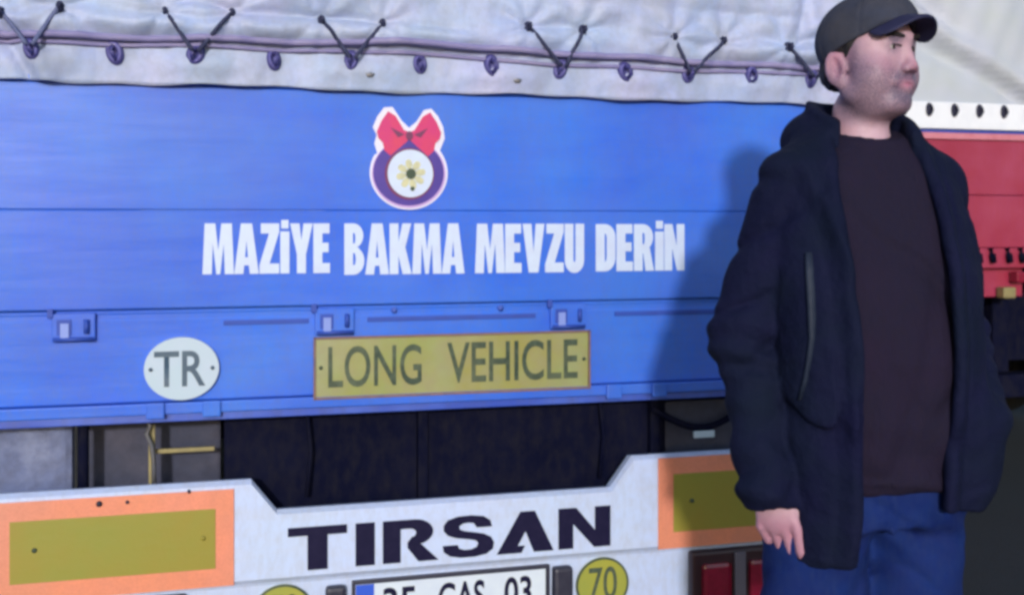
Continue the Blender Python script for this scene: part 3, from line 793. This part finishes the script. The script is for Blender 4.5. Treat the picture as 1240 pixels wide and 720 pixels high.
def rotx(a):
    c, s = math.cos(a), math.sin(a); return np.array([[1, 0, 0], [0, c, -s], [0, s, c]], np.float32)

def sdf_mesh(f, lo, hi, h, name='surface', B=8):
    lo = np.array(lo, float); hi = np.array(hi, float)
    n = (np.ceil((hi - lo) / h / B).astype(int)) * B
    nb = n // B
    V = np.full(tuple(n + 1), 1.0, np.float32)
    ci = np.stack(np.meshgrid(*[np.arange(k) for k in nb], indexing='ij'), -1).reshape(-1, 3)
    cc = (lo + (ci + .5) * B * h).astype(np.float32)
    fc = np.concatenate([f(cc[i:i + 200000]) for i in range(0, len(cc), 200000)])
    rad = B * h * .5 * 1.733 * 1.6 + .012
    for s in (True, False):
        pass
    inside = fc < -rad
    act = np.abs(fc) <= rad
    off = np.stack(np.meshgrid(*[np.arange(B + 1)] * 3, indexing='ij'), -1).reshape(-1, 3)
    for c in ci[inside]:
        V[c[0] * B:c[0] * B + B + 1, c[1] * B:c[1] * B + B + 1, c[2] * B:c[2] * B + B + 1] = -1
    A = ci[act]
    for s in range(0, len(A), 400):
        blk = A[s:s + 400]
        idx = (blk[:, None, :] * B + off[None]).reshape(-1, 3)
        val = f((lo + idx * h).astype(np.float32))
        V[idx[:, 0], idx[:, 1], idx[:, 2]] = val
    V[0] = V[-1] = 1; V[:, 0] = V[:, -1] = 1; V[:, :, 0] = V[:, :, -1] = 1
    S = V < 0
    nx, ny, nz = (n)
    cnt = np.zeros((nx, ny, nz), np.int8)
    for dx in (0, 1):
        for dy in (0, 1):
            for dz in (0, 1): cnt += S[dx:dx + nx, dy:dy + ny, dz:dz + nz]
    cells = np.argwhere((cnt > 0) & (cnt < 8))
    vid = np.full((nx, ny, nz), -1, np.int32); vid[cells[:, 0], cells[:, 1], cells[:, 2]] = np.arange(len(cells))
    acc = np.zeros((len(cells), 3)); num = np.zeros(len(cells))
    cor = [(a, b, c) for a in (0, 1) for b in (0, 1) for c in (0, 1)]
    for i, a in enumerate(cor):
        for b in cor[i + 1:]:
            if sum(abs(np.array(a) - b)) != 1: continue
            va = V[cells[:, 0] + a[0], cells[:, 1] + a[1], cells[:, 2] + a[2]]
            vb = V[cells[:, 0] + b[0], cells[:, 1] + b[1], cells[:, 2] + b[2]]
            mk = (va < 0) != (vb < 0)
            t = np.where(mk, va / np.where(mk, va - vb, 1), 0)[:, None]
            p = np.array(a) + t * (np.array(b) - np.array(a))
            acc[mk] += p[mk]; num[mk] += 1
    vs = lo + (cells + acc / num[:, None]) * h
    quads = []
    for ax in range(3):
        o1, o2 = [(1, 2), (2, 0), (0, 1)][ax]
        sl0 = [slice(1, k) for k in n]; sl1 = [slice(1, k) for k in n]
        sl0[ax] = slice(0, n[ax]); sl1[ax] = slice(1, n[ax] + 1)
        a = S[tuple(sl0)]; b = S[tuple(sl1)]
        e = np.argwhere(a != b)
        sg = a[e[:, 0], e[:, 1], e[:, 2]]
        base = e + 1; base[:, ax] -= 1
        def vv(d1, d2):
            q = base.copy(); q[:, o1] -= d1; q[:, o2] -= d2
            return vid[q[:, 0], q[:, 1], q[:, 2]]
        q = np.stack([vv(1, 1), vv(0, 1), vv(0, 0), vv(1, 0)], 1)
        q[~sg] = q[~sg][:, ::-1]
        quads.append(q)
    F = np.concatenate(quads)
    F = F[(F >= 0).all(1)]
    # a light relaxation takes the grid steps out
    nv = len(vs)
    for it in range(2):
        sm = np.zeros((nv, 3)); ct = np.zeros(nv)
        for k in range(4):
            a = F[:, k]; b = F[:, (k + 1) % 4]
            np.add.at(sm, a, vs[b]); np.add.at(sm, b, vs[a]); np.add.at(ct, a, 1); np.add.at(ct, b, 1)
        vs = vs * .5 + .5 * sm / np.maximum(ct, 1)[:, None]
    me = bpy.data.meshes.new(name)
    me.vertices.add(nv); me.vertices.foreach_set('co', vs.astype(np.float32).ravel())
    me.loops.add(len(F) * 4); me.loops.foreach_set('vertex_index', F.astype(np.int32).ravel())
    me.polygons.add(len(F)); me.polygons.foreach_set('loop_start', np.arange(0, len(F) * 4, 4, dtype=np.int32))
    me.polygons.foreach_set('use_smooth', np.ones(len(F), bool))
    me.update(calc_edges=True); me.validate()
    return me

# pose, in the man's own frame: +X to his left, -Y the way his chest faces
HC = np.array([-.004, -.004, 1.700], np.float32)           # head centre, between the ears
HROT = (rotz(R(26)) @ rotx(R(2))).astype(np.float32)       # head turned to his left
def headspace(P): return (P - HC) @ HROT

def hand_bones(c, D, Bx, curl=(20, 44, 30)):
    """palm centre, pointing direction, breadth direction (towards the thumb); returns capsule lists"""
    D = np.array(D, float); D /= np.linalg.norm(D)
    Bx = np.array(Bx, float); Bx -= D * (Bx @ D); Bx /= np.linalg.norm(Bx)
    N = np.cross(D, Bx)                                   # side the fingers close to
    if N[1] < 0: N = -N
    out = []
    for i, (off, ln) in enumerate(((.036, .98), (.0125, 1.08), (-.011, 1.0), (-.034, .80))):
        p = c + Bx * off * 1.0 + D * (.034 - .003 * i)
        pts = [tuple(c + Bx * off * .55 - D * .035), tuple(p)]; a = 0
        for s, l in enumerate((.045, .028, .022)):
            a += R(curl[s] + (i - 1) * 8)
            p = p + (D * math.cos(a) + N * math.sin(a) + Bx * (-.05 * (1.5 - i))) * l * ln
            pts.append(tuple(p))
        out.append((pts, [.0112, .0108, .0100, .0092, .0080]))
    p = c + Bx * .030 - D * .030
    th = [tuple(c - D * .045 + Bx * .010), tuple(p), tuple(p + D * .030 + Bx * .010 + N * .012), tuple(p + D * .050 - Bx * .002 + N * .022)]
    out.append((th, [.015, .0145, .0115, .0085]))
    return out, D, Bx, N
RC = np.array([-.218, -.060, .830]); RH = hand_bones(RC, (.22, -.02, -1), (.76, -.65, 0), (10, 30, 26))
LC = np.array([.165, -.118, .950]); LH = hand_bones(LC, (-.35, .05, -.9), (-.5, -.6, .3))

def hand_sdf(P, H, c, wrist):
    bones, D, Bx, N = H
    rot = np.stack([Bx, D, N], 1).astype(np.float32)
    d_ = ell(P, c, (.040, .045, .0175), rot)
    d_ = smin(d_, cap(P, tuple(c - D * .035), wrist, .026, .029), .02)
    for i, (pts, rad) in enumerate(bones):
        d_ = smin(d_, chain(P, pts, rad, .002), .0025 if i < 4 else .012)
    return d_

def head_sdf(P):
    Q = headspace(P); A = Q.copy(); A[:, 0] = np.abs(A[:, 0])      # mirrored half for paired features
    d_ = ell(Q, (0, .006, .040), (.077, .092, .077))
    d_ = smin(d_, ell(Q, (0, -.036, -.020), (.070, .058, .088)), .03)
    d_ = smin(d_, ell(Q, (0, -.022, -.066), (.073, .060, .040)), .022)          # full jaw
    d_ = smin(d_, ell(A, (.045, -.052, -.032), (.031, .032, .036)), .018)       # cheeks
    d_ = smin(d_, ell(Q, (0, -.074, -.084), (.030, .022, .021)), .02)          # chin
    d_ = smin(d_, cap(A, (.062, .004, -.052), (.022, -.070, -.088), .012, .014), .014)   # jaw line
    d_ = smin(d_, ell(Q, (0, -.026, -.096), (.044, .040, .022)), .02)         # second chin
    d_ = smin(d_, cap(A, (.008, -.090, .040), (.042, -.074, .040), .009, .008), .012)   # brow ridge
    d_ = smax(d_, -ell(A, (.031, -.103, .021), (.021, .020, .014)), .009)      # sockets
    d_ = smin(d_, cap(Q, (0, -.086, .030), (0, -.104, -.012), .0085, .0100), .010)      # nose bridge
    d_ = smin(d_, ell(Q, (0, -.105, -.017), (.0130, .0105, .0105)), .007)
    d_ = smin(d_, ell(A, (.0130, -.100, -.021), (.0085, .012, .009)), .005)    # nostril wings
    d_ = smax(d_, -ell(A, (.0065, -.109, -.030), (.0035, .005, .004)), .003)
    d_ = smin(d_, ell(Q, (0, -.088, -.046), (.033, .012, .018)), .010)         # muzzle
    d_ = smin(d_, cap(A, (0, -.0955, -.0465), (.026, -.083, -.0500), .0042, .0022), .005)  # upper lip
    d_ = smin(d_, cap(A, (0, -.0945, -.0555), (.024, -.083, -.0530), .0048, .0022), .005)
    d_ = smax(d_, -cap(A, (0, -.1015, -.0508), (.029, -.086, -.0522), .0030, .0020), .002)
    d_ = smin(d_, cap(A, (.017, -.088, .0275), (.045, -.076, .0235), .0056, .0048), .005)  # lids
    d_ = smin(d_, cap(A, (.019, -.086, .0115), (.043, -.076, .0125), .0044, .0038), .006)
    # ears
    er = (rotz(R(-22)) @ rotx(R(-12))).astype(np.float32)
    E = A - v3(.0775, .014, -.020); E = E @ er
    ear = ell(E, (0, 0, 0), (.0085, .0205, .036))
    ear = smax(ear, -ell(E, (.009, -.002, .002), (.0110, .0125, .023)), .003)
    ear = smin(ear, ell(E, (.001, -.008, -.027), (.006, .010, .012)), .006)
    ear = smin(ear, cap(E, (.003, .004, -.012), (.003, .002, .018), .0030, .0028), .004)
    ear = smin(ear, cap(E, (.002, -.017, -.008), (.002, -.017, .004), .005, .004), .004)
    d_ = smin(d_, ear, .006)
    return d_

# limbs
SHR, ELR, WRR = (-.145, .015, 1.450), (-.238, .045, 1.155), (-.224, -.050, .880)
SHL, ELL_, WRL = (.142, .03, 1.446), (.232, .085, 1.155), (.195, -.075, 1.010)
def body_sdf(P):
    d_ = head_sdf(P)
    d_ = smin(d_, cap(P, (-.006, .020, 1.60), (0, .022, 1.46), .053, .064), .020)      # neck
    d_ = smin(d_, ell(P, (0, .02, 1.42), (.165, .090, .10)), .05)
    d_ = smin(d_, ell(P, (0, .005, 1.22), (.150, .115, .22)), .06)
    d_ = smin(d_, ell(P, (0, .0, 1.02), (.150, .120, .14)), .06)
    d_ = smin(d_, chain(P, [SHR, ELR, WRR], [.050, .040, .029], .02), .03)
    d_ = smin(d_, chain(P, [SHL, ELL_, WRL], [.050, .040, .029], .02), .03)
    d_ = smin(d_, hand_sdf(P, RH, RC, WRR), .012)
    d_ = smin(d_, hand_sdf(P, LH, LC, WRL), .012)
    for s, hx, fx in ((-1, -.095, -.135), (1, .085, .115)):
        d_ = smin(d_, chain(P, [(hx, .01, .93), (fx * .92, .0, .50), (fx, .03, .10)], [.082, .055, .036], .02), .03)
        d_ = smin(d_, cap(P, (fx, .03, .055), (fx * 1.15, -.13, .035), .034, .026), .02)
    return d_
mrotz = R(-6)
# where he stands: 2.3 m from the lens
vdir = Vector((math.sin(YAW), math.cos(YAW), 0)); rdir = Vector((math.cos(YAW), -math.sin(YAW), 0))
mp = Vector((0, -3, 0)) + vdir * 2.3 + rdir * (2.3 * 430 / 1400)
MAN = thing('person', 'stout man in dark cap, open navy jacket and jeans standing before the blue tail board', 'person', (mp.x, mp.y, 0), mrotz)
bme = sdf_mesh(body_sdf, (-.36, -.24, -.01), (.36, .24, 1.84), .0038, 'body')
bo = link('body', bme, M['skin'], MAN)
nv = len(bme.vertices); co = np.empty(nv * 3, np.float32); bme.vertices.foreach_get('co', co); co = co.reshape(-1, 3)
Q = headspace(co)
bd = np.clip(1 - (Q[:, 2] + .020 + .25 * np.maximum(0, -Q[:, 1] - .06)) / .035, 0, 1) * np.clip((Q[:, 2] + .135) / .03, 0, 1)
bd *= np.clip((.075 - np.abs(Q[:, 1] + .045)) / .03, 0, 1) if False else np.clip((.045 - Q[:, 1]) / .03, 0, 1)
lip = np.exp(-((Q[:, 0] / .022) ** 2 + ((Q[:, 1] + .098) / .014) ** 2 + ((Q[:, 2] + .051) / .009) ** 2))
side = np.exp(-((np.abs(Q[:, 0]) - .066) / .02) ** 2 - ((Q[:, 1] + .022) / .016) ** 2 - ((Q[:, 2] - .02) / .035) ** 2)
brow = np.exp(-((np.abs(Q[:, 0]) - .030) / .017) ** 2 - ((Q[:, 1] + .088) / .018) ** 2 - ((Q[:, 2] - .036) / .0055) ** 2)
sock = np.exp(-((np.abs(Q[:, 0]) - .031) / .018) ** 2 - ((Q[:, 1] + .086) / .022) ** 2 - ((Q[:, 2] - .019) / .015) ** 2)
gate = np.exp(-((np.abs(Q[:, 0]) - .024) / .009) ** 2 - ((Q[:, 1] + .088) / .02) ** 2 - ((Q[:, 2] + .058) / .022) ** 2) + np.exp(-((Q[:, 0]) / .02) ** 2 - ((Q[:, 1] + .092) / .02) ** 2 - ((Q[:, 2] + .078) / .012) ** 2)
mus = np.exp(-((Q[:, 0]) / .026) ** 2 - ((Q[:, 1] + .095) / .02) ** 2 - ((Q[:, 2] + .036) / .007) ** 2)
bd = np.clip(.75 * sock + .9 * mus + .5 * gate + .62 * bd * (1 - 1.2 * lip) + .75 * side + 1.3 * brow, 0, 1) * (Q[:, 2] > -.14)  # stubble, sideburns and brows, plus a darker tone round the eyes
a1 = bme.attributes.new('beard_eye_tone', 'FLOAT', 'POINT'); a1.data.foreach_set('value', bd.astype(np.float32))
fl = np.clip(.8 * lip + .40 * np.exp(-((Q[:, 0] / .02) ** 2 + ((Q[:, 1] + .112) / .02) ** 2 + ((Q[:, 2] + .018) / .016) ** 2)) +
     .35 * np.exp(-(((np.abs(Q[:, 0]) - .05) / .02) ** 2 + ((Q[:, 1] + .07) / .03) ** 2 + ((Q[:, 2] + .015) / .02) ** 2)) +
     .5 * np.exp(-(((np.abs(Q[:, 0]) - .08) / .012) ** 2 + ((Q[:, 1] - .012) / .03) ** 2 + (Q[:, 2] / .04) ** 2)), 0, 1) * (np.abs(Q[:, 2]) < .12)
hnd = np.clip((.84 - co[:, 2]) / .03, 0, 1) * (np.abs(co[:, 0] + .19) < .09) * .45 * (co[:, 2] > .66)
a2 = bme.attributes.new('flush', 'FLOAT', 'POINT'); a2.data.foreach_set('value', np.clip(fl + hnd, 0, 1).astype(np.float32))

# eyes
def from_head(p): return tuple((HROT @ np.array(p, np.float32) + HC))
for s in (-1, 1):
    bm = bmesh.new(); bmesh.ops.create_uvsphere(bm, u_segments=20, v_segments=14, radius=.0118)
    e = link('eye', mesh_of(bm, True), M['eye'], MAN, from_head((s * .031, -.0745, .0195)))
    bm = bmesh.new(); bmesh.ops.create_uvsphere(bm, u_segments=16, v_segments=10, radius=.0068)
    link('iris', mesh_of(bm, True), M['iris'], e, tuple(HROT @ np.array((.001, -.0062, -.0003), np.float32)))

for sd in (-1, 1):
    pts = [from_head((sd * (.0165 + .028 * t), -.0925 + .0165 * t ** 1.6, .0215 + .0030 * math.sin(PI * t) - .001 * t)) for t in np.linspace(0, 1, 9)]
    tube('eyelashes', M['hair'], MAN, pts, .0015, 6)
    def brow_sdf(P, sd=sd):
        Q = headspace(P)
        d_ = cap(Q, (sd * .016, -.0955, .0405), (sd * .036, -.0900, .0445), .0042, .0046)
        d_ = smin(d_, cap(Q, (sd * .036, -.0900, .0445), (sd * .049, -.0800, .0390), .0046, .0022), .004)
        return d_ + .0007 * np.sin(Q[:, 0] * 1500 + Q[:, 2] * 500)
    link('eyebrow', sdf_mesh(brow_sdf, (-.12, -.14, 1.70), (.15, .08, 1.78), .0018, 'eyebrow'), M['hair'], MAN)
# hair under the cap, cropped at the nape
def hair_sdf(P):
    Q = headspace(P); A = Q.copy(); A[:, 0] = np.abs(A[:, 0])
    d_ = smin(ell(Q, (0, .006, .040), (.081, .097, .081)), ell(Q, (0, .045, -.020), (.060, .052, .045)), .02)
    d_ = smax(d_, -(Q[:, 1] + .030 - np.clip(Q[:, 2] - .03, 0, 1) * -.6), .006)      # keep behind the temple
    d_ = smax(d_, -(Q[:, 2] + .058 - .25 * np.clip(.05 - Q[:, 1], 0, .2)), .008)
    d_ = smax(d_, -ell(A, (.088, .010, -.022), (.026, .026, .040)), .004)
    d_ = smax(d_, Q[:, 2] - .085, .004)
    return d_ + .0016 * np.sin(Q[:, 0] * 330 + 2 * np.sin(Q[:, 2] * 50)) * np.sin(Q[:, 1] * 300 + 3 * np.sin(Q[:, 2] * 40))
link('hair', sdf_mesh(hair_sdf, (-.15, -.15, 1.60), (.15, .15, 1.83), .0032, 'hair'), M['hair'], MAN)

# cap: crown with panel seams, curved brim, button
def cap_sdf(P):
    Q = headspace(P)
    d_ = ell(Q, (0, .004, .042), (.0865, .1045, .0915))
    d_ = smin(d_, ell(Q, (0, -.045, .075), (.060, .045, .050)), .04)
    ang = np.arctan2(Q[:, 0], -(Q[:, 1] - .004))
    seam = np.abs(((ang / (PI / 3)) + .5) % 1 - .5) * (PI / 3) * .09
    d_ = d_ + .0016 * np.exp(-(seam / .003) ** 2)
    d_ = d_ + .0018 * wrinkle(Q, 55, 5)
    inner = ell(Q, (0, .006, .040), (.0805, .0975, .0850))
    d_ = smax(d_, -inner, .002)
    d_ = smax(d_, -(Q[:, 2] - .020 + .46 * Q[:, 1] - .2 * np.maximum(0, -Q[:, 1] - .05)), .002)      # lower edge dips to the back
    return d_
link('cap', sdf_mesh(cap_sdf, (-.15, -.16, 1.64), (.15, .15, 1.87), .0030, 'cap'), M['cap'], MAN)
def brim_sdf(P):
    Q = headspace(P)
    x, y, z = Q[:, 0], Q[:, 1], Q[:, 2]
    surf = .080 - 8.0 * x * x + (-.088 - y) * -.10
    sheet = np.abs(z - surf) * .8 - .0032
    out = np.sqrt((x / .074) ** 2 + ((y + .078) / .064) ** 2) - 1
    d_ = smax(sheet, out * .070, .004)
    d_ = smax(d_, -(ell(Q, (0, .004, .042), (.083, .100, .30))), .003)
    return d_
brm = link('brim', sdf_mesh(brim_sdf, (-.1, -.22, 1.66), (.24, .10, 1.84), .0026, 'brim'), M['brim'], MAN)
bm = bmesh.new(); bmesh.ops.create_uvsphere(bm, u_segments=12, v_segments=8, radius=.008)
link('cap_button', mesh_of(bm, True), M['cap'], MAN, from_head((0, .004, .134)))

# torso section shared by sweater and jacket: ellipse whose half-axes and centre vary with height
def section(P, zk, ak, bk, ck, pw=2.3):
    z = P[:, 2]
    a = np.interp(z, zk, ak); b = np.interp(z, zk, bk); c = np.interp(z, zk, ck)
    x = P[:, 0]; y = P[:, 1] - c
    q = (np.abs(x / a) ** pw + np.abs(y / b) ** pw) ** (1 / pw)
    return (q - 1) * np.minimum(a, b) * .9

def sweater_sdf(P):
    zk = [.84, .90, 1.00, 1.12, 1.25, 1.38, 1.47, 1.53, 1.56]
    d_ = section(P, zk, [.160, .172, .182, .184, .182, .180, .160, .092, .075], [.128, .140, .152, .156, .146, .128, .106, .082, .074], [-.012, -.018, -.026, -.026, -.016, -.002, .008, .016, .018])
    d_ = smax(d_, P[:, 2] - 1.552 - .30 * (P[:, 1] - .0), .006)
    d_ = smin(d_, np.abs(np.sqrt((P[:, 0] / .074) ** 2 + ((P[:, 1] - .012) / .076) ** 2) - 1) * .074 - .0075 + np.maximum(0, np.abs(P[:, 2] - 1.540 - .26 * P[:, 1]) - .010), .006)
    d_ = smax(d_, -(P[:, 2] - .868 - .010 * np.sin(P[:, 0] * 30)), .008)
    d_ = smin(d_, ell(P, (0, -.02, .895), (.170, .140, .026)), .02)
    d_ = d_ + .009 * wrinkle(P, 22, 3, 6, (1, 1, .8)) + .010 * np.exp(-(wrinkle(P, 17, 63, 5, (1.2, 1.2, 1.0)) / .14) ** 2) * np.clip((1.45 - P[:, 2]) / .15, 0, 1) + .0035 * np.sin(P[:, 2] * 60 + 3 * P[:, 0] * 6) * np.clip((1.02 - P[:, 2]) / .1, 0, 1)
    # soft drag fold from chest to belly
    d_ = d_ + .004 * np.exp(-((P[:, 0] - .05 - (P[:, 2] - 1.2) * .25) / .018) ** 2) * np.clip((1.35 - P[:, 2]) / .1, 0, 1)
    return d_
link('sweater', sdf_mesh(sweater_sdf, (-.22, -.22, .83), (.22, .2, 1.62), .0042, 'sweater'), M['sweater'], MAN)

JZ = [.66, .76, .90, 1.02, 1.15, 1.28, 1.38, 1.45, 1.50, 1.54, 1.58, 1.62]
JA = [.186, .190, .200, .210, .212, .212, .208, .192, .160, .118, .098, .090]
JB = [.158, .158, .164, .172, .176, .166, .148, .128, .110, .100, .092, .088]
JC = [-.010, -.012, -.018, -.024, -.024, -.014, .0, .010, .020, .026, .030, .032]
def jacket_outer(P):
    d_ = section(P, JZ, JA, JB, JC, 2.25)
    # folds: vertical drape below the chest, softer rumple above
    d_ = d_ + .010 * wrinkle(P, 24, 21, 6, (1.25, 1.25, .5))
    d_ = d_ + .010 * np.exp(-(wrinkle(P, 20, 41, 5, (1.5, 1.5, .6)) / .13) ** 2) * (.35 + .65 * np.clip((1.3 - P[:, 2]) / .3, 0, 1))
    return d_
def sleeve(P, pts, rad, seed, cuff):
    d_ = chain(P, pts, rad, .035)
    el = np.asarray(pts[1], np.float32)
    near = np.exp(-((P[:, 2] - el[2]) / .10) ** 2)
    low = np.clip((1.06 - P[:, 2]) / .12, 0, 1)
    d_ = d_ + .0065 * np.sin(P[:, 2] * 95 + P[:, 0] * 34 + P[:, 1] * 22 + 2 * np.sin(P[:, 2] * 23)) * (near * .7 + low * .6) * (1 if seed == 1 else .8)
    return d_ + .006 * wrinkle(P, 30, 30 + seed, 5) + .009 * np.exp(-(wrinkle(P, 24, 50 + seed, 5, (.8, .8, 1.4)) / .13) ** 2)
def jacket_sdf(P):
    x, y, z = P[:, 0], P[:, 1], P[:, 2]
    out = jacket_outer(P)
    d_ = smax(out, -(out + .013), .003)                                        # shell
    # front opening between the two flaps
    xl = np.interp(z, [.66, .84, 1.08, 1.30, 1.44, 1.53, 1.62], [-.100, -.090, -.098, -.108, -.106, -.100, -.085])
    xr = np.interp(z, [.66, .90, 1.08, 1.25, 1.42, 1.54, 1.62], [.080, .074, .084, .080, .078, .072, .064])
    gap = np.maximum(np.maximum(xl - x, x - xr), y + .02)
    d_ = smax(d_, -gap, .004)
    # rolled lapel edges standing proud along the opening
    front = np.maximum(y + .0, 0) * 4
    for xe, s in ((xl, -1), (xr, 1)):
        ed = np.sqrt((x - xe - s * .014) ** 2 + (out + .002) ** 2) - .0125
        ed = np.maximum(ed + front, z - 1.56)
        d_ = smin(d_, ed, .010)
    hem = np.interp(x, [-.2, -.05, .0, .05, .24], [.728, .740, .80, .850, .815]) + .006 * np.sin(x * 28 + y * 20)
    d_ = smax(d_, hem - z, .006)
    d_ = smin(d_, np.maximum(np.maximum(np.abs(out + .005) - .0085, np.abs(z - hem - .014) - .012), -gap), .004)
    d_ = smax(d_, z - 1.600 - .35 * (y - .03), .006)
    d_ = d_ + .0028 * np.exp(-((x - (xl - .040)) / .0035) ** 2) * (y < 0) + .0028 * np.exp(-((x - (xr + .036)) / .0035) ** 2) * (y < 0)
    # sleeves
    sr = sleeve(P, [(-.148, .012, 1.458), ELR, (-.224, -.042, .885), (-.220, -.054, .828)], [.076, .070, .058, .052], 1, None)
    cutr = np.maximum(chain(P, [(-.226, -.038, .90), (-.218, -.070, .76)], [.040, .044]), -.0 + z - .90)
    sr = smax(sr, -(z - .842 - .12 * (x + .2)), .004)
    sr = smax(sr, -cutr, .003)
    sl = sleeve(P, [(.146, .028, 1.452), ELL_, (.190, -.085, 1.000)], [.075, .066, .058], 2, None)
    shl = smin(ell(P, (-.100, .02, 1.480), (.10, .082, .052)), cap(P, (-.085, .03, 1.525), (-.150, .02, 1.470), .045, .050), .03)
    shr = smin(ell(P, (.100, .03, 1.478), (.10, .082, .052)), cap(P, (.085, .03, 1.520), (.145, .03, 1.466), .042, .048), .03)
    inside = -(np.sqrt((x / .088) ** 2 + ((y - .018) / .088) ** 2) - 1) * .088
    yoke = smax(smin(shl, shr, .03), inside, .01)
    yoke = smax(yoke, -gap, .006)
    d_ = smin(d_, yoke, .035)
    d_ = smin(d_, sr, .009); d_ = smin(d_, sl, .012)
    d_ = smax(d_, -(section(P, JZ, [a - .030 for a in JA], [b - .026 for b in JB], JC, 2.25)), .004)
    # pocket bulge where his left hand is pushed in
    d_ = smin(d_, ell(P, (.160, -.122, .950), (.052, .042, .100)), .05)
    # stand-up collar, higher at the back, with the hood bunched behind it
    cr = np.sqrt((x / .098) ** 2 + ((y - .026) / .096) ** 2) - 1
    top = 1.578 + .42 * np.clip(y, -.08, .09) + .25 * np.clip(-x - .02, 0, .08)
    col = np.maximum(np.abs(cr * .094) - .010, np.abs(z - 1.53) - (top - 1.53))
    col = smax(col, -np.maximum(np.maximum(-.078 - x, x - .066), y + .02), .006)
    d_ = smin(d_, col, .014)
    hood = ell(P, (-.01, .105, 1.545), (.125, .060, .070))
    hood = smin(hood, ell(P, (-.085, .060, 1.555), (.052, .060, .052)), .03)
    hood = smin(hood, ell(P, (.080, .060, 1.545), (.052, .060, .050)), .03)
    hood = smax(hood, -(ell(P, (0, .015, 1.61), (.074, .082, .12))), .035)
    hood = hood + .004 * wrinkle(P, 45, 77)
    d_ = smin(d_, hood, .012)
    # lapel fold: a diagonal turned-back flap on his right chest
    t = np.clip((1.52 - z) / .26, 0, 1)
    fx = -.165 + .055 * t
    d_ = d_ - .010 * np.exp(-((x - fx) / .012) ** 2) * (y < 0) * np.clip(t * 6, 0, 1) * np.clip((1 - t) * 4, 0, 1)
    d_ = d_ + .002 * np.exp(-((x - fx + .022) / .010) ** 2) * (y < 0) * np.clip(t * 6, 0, 1) * np.clip((1 - t) * 4, 0, 1)
    return d_
link('jacket', sdf_mesh(jacket_sdf, (-.36, -.26, .64), (.36, .24, 1.70), .0045, 'jacket'), M['jacket'], MAN)

# zip ribbon of the chest pocket, laid on the jacket's own surface
def ribbon(name, f, path, wd, m, lift=.003):
    pts = []
    for (x, z) in path:
        ys = np.linspace(-.30, 0.0, 301); q = np.stack([np.full(301, x), ys, np.full(301, z)], 1).astype(np.float32)
        v = f(q); k = np.argmax(v < 0); pts.append(Vector((x, ys[k] - lift, z)))
    bm = bmesh.new(); prev = None
    for i, p in enumerate(pts):
        a, b = pts[max(i - 1, 0)], pts[min(i + 1, len(pts) - 1)]
        t = (b - a).normalized(); u = t.cross(Vector((0, 1, 0))).normalized() * (wd[i] if isinstance(wd, list) else wd) * .5
        row = [bm.verts.new(p - u), bm.verts.new(p - u * .5 + Vector((0, -.003, 0))), bm.verts.new(p + u * .5 + Vector((0, -.003, 0))), bm.verts.new(p + u)]
        if prev:
            for k in range(3): bm.faces.new((prev[k], prev[k + 1], row[k + 1], row[k]))
        prev = row
    bmesh.ops.recalc_face_normals(bm, faces=bm.faces)
    o = link(name, mesh_of(bm, True), m, MAN)
    so = o.modifiers.new('thickness', 'SOLIDIFY'); so.thickness = .003; so.offset = 0
ribbon('pocket_zip', jacket_sdf, [(-.172, 1.325), (-.174, 1.29), (-.175, 1.25), (-.176, 1.21), (-.178, 1.17), (-.182, 1.13), (-.186, 1.09), (-.192, 1.05)], [.013, .017, .018, .017, .012, .009, .008, .006], M['lining'])

# jeans, shoes
def jeans_sdf(P):
    d_ = section(P, [.76, .86, .95, 1.02], [.176, .180, .176, .170], [.125, .128, .126, .122], [0, -.006, -.012, -.015], 2.2)
    d_ = smax(d_, P[:, 2] - 1.00, .01)
    d_ = smax(d_, .80 - P[:, 2], .01)
    for hx, fx in ((-.108, -.135), (.088, .115)):
        d_ = smin(d_, chain(P, [(hx, -.004, .86), (hx * 1.08, -.004, .62), (fx, .0, .48), (fx, .03, .09)], [.106, .100, .078, .060], .02), .028)
    d_ = smax(d_, .055 - P[:, 2], .006)
    d_ = d_ + .006 * wrinkle(P, 30, 9, 6, (1, 1, .9)) + .006 * np.exp(-(wrinkle(P, 24, 93, 5, (1, 1, 1.2)) / .14) ** 2) + .004 * np.sin(P[:, 2] * 80 + P[:, 0] * 40) * (np.exp(-((P[:, 2] - .47) / .06) ** 2) + np.exp(-((P[:, 2] - .12) / .05) ** 2))
    # whiskers fanning from the crotch
    d_ = d_ + .003 * np.sin((P[:, 2] + np.abs(P[:, 0] + .01) * .7) * 110) * np.exp(-((P[:, 2] - .80) / .06) ** 2)
    # fly seam
    d_ = d_ - .003 * np.exp(-((P[:, 0] + .012) / .006) ** 2) * (P[:, 1] < 0) * (P[:, 2] > .78)
    return d_
link('jeans', sdf_mesh(jeans_sdf, (-.26, -.20, .03), (.24, .20, 1.02), .0048, 'jeans'), M['jeans'], MAN)
for fx, tx in ((-.135, -.16), (.115, .14)):
    def shoe_sdf(P, fx=fx, tx=tx):
        d_ = cap(P, (fx, .055, .060), (tx, -.150, .048), .046, .040)
        d_ = smin(d_, cap(P, (fx, .035, .09), (fx, .03, .13), .050, .046), .03)
        return smax(d_, .022 - P[:, 2], .006)
    sh = link('shoe', sdf_mesh(shoe_sdf, (fx - .12, -.25, 0), (fx + .12, .15, .2), .0055, 'shoe'), M['shoe'], MAN)
    def sole_sdf(P, fx=fx, tx=tx):
        d_ = cap(P * v3(1, 1, 0), (fx, .055, 0), (tx, -.150, 0), .050, .044)
        return smax(d_, np.abs(P[:, 2] - .012) - .0115, .003)
    link('sole', sdf_mesh(sole_sdf, (fx - .12, -.25, -.01), (fx + .12, .15, .05), .0055, 'sole'), M['sole'], sh)
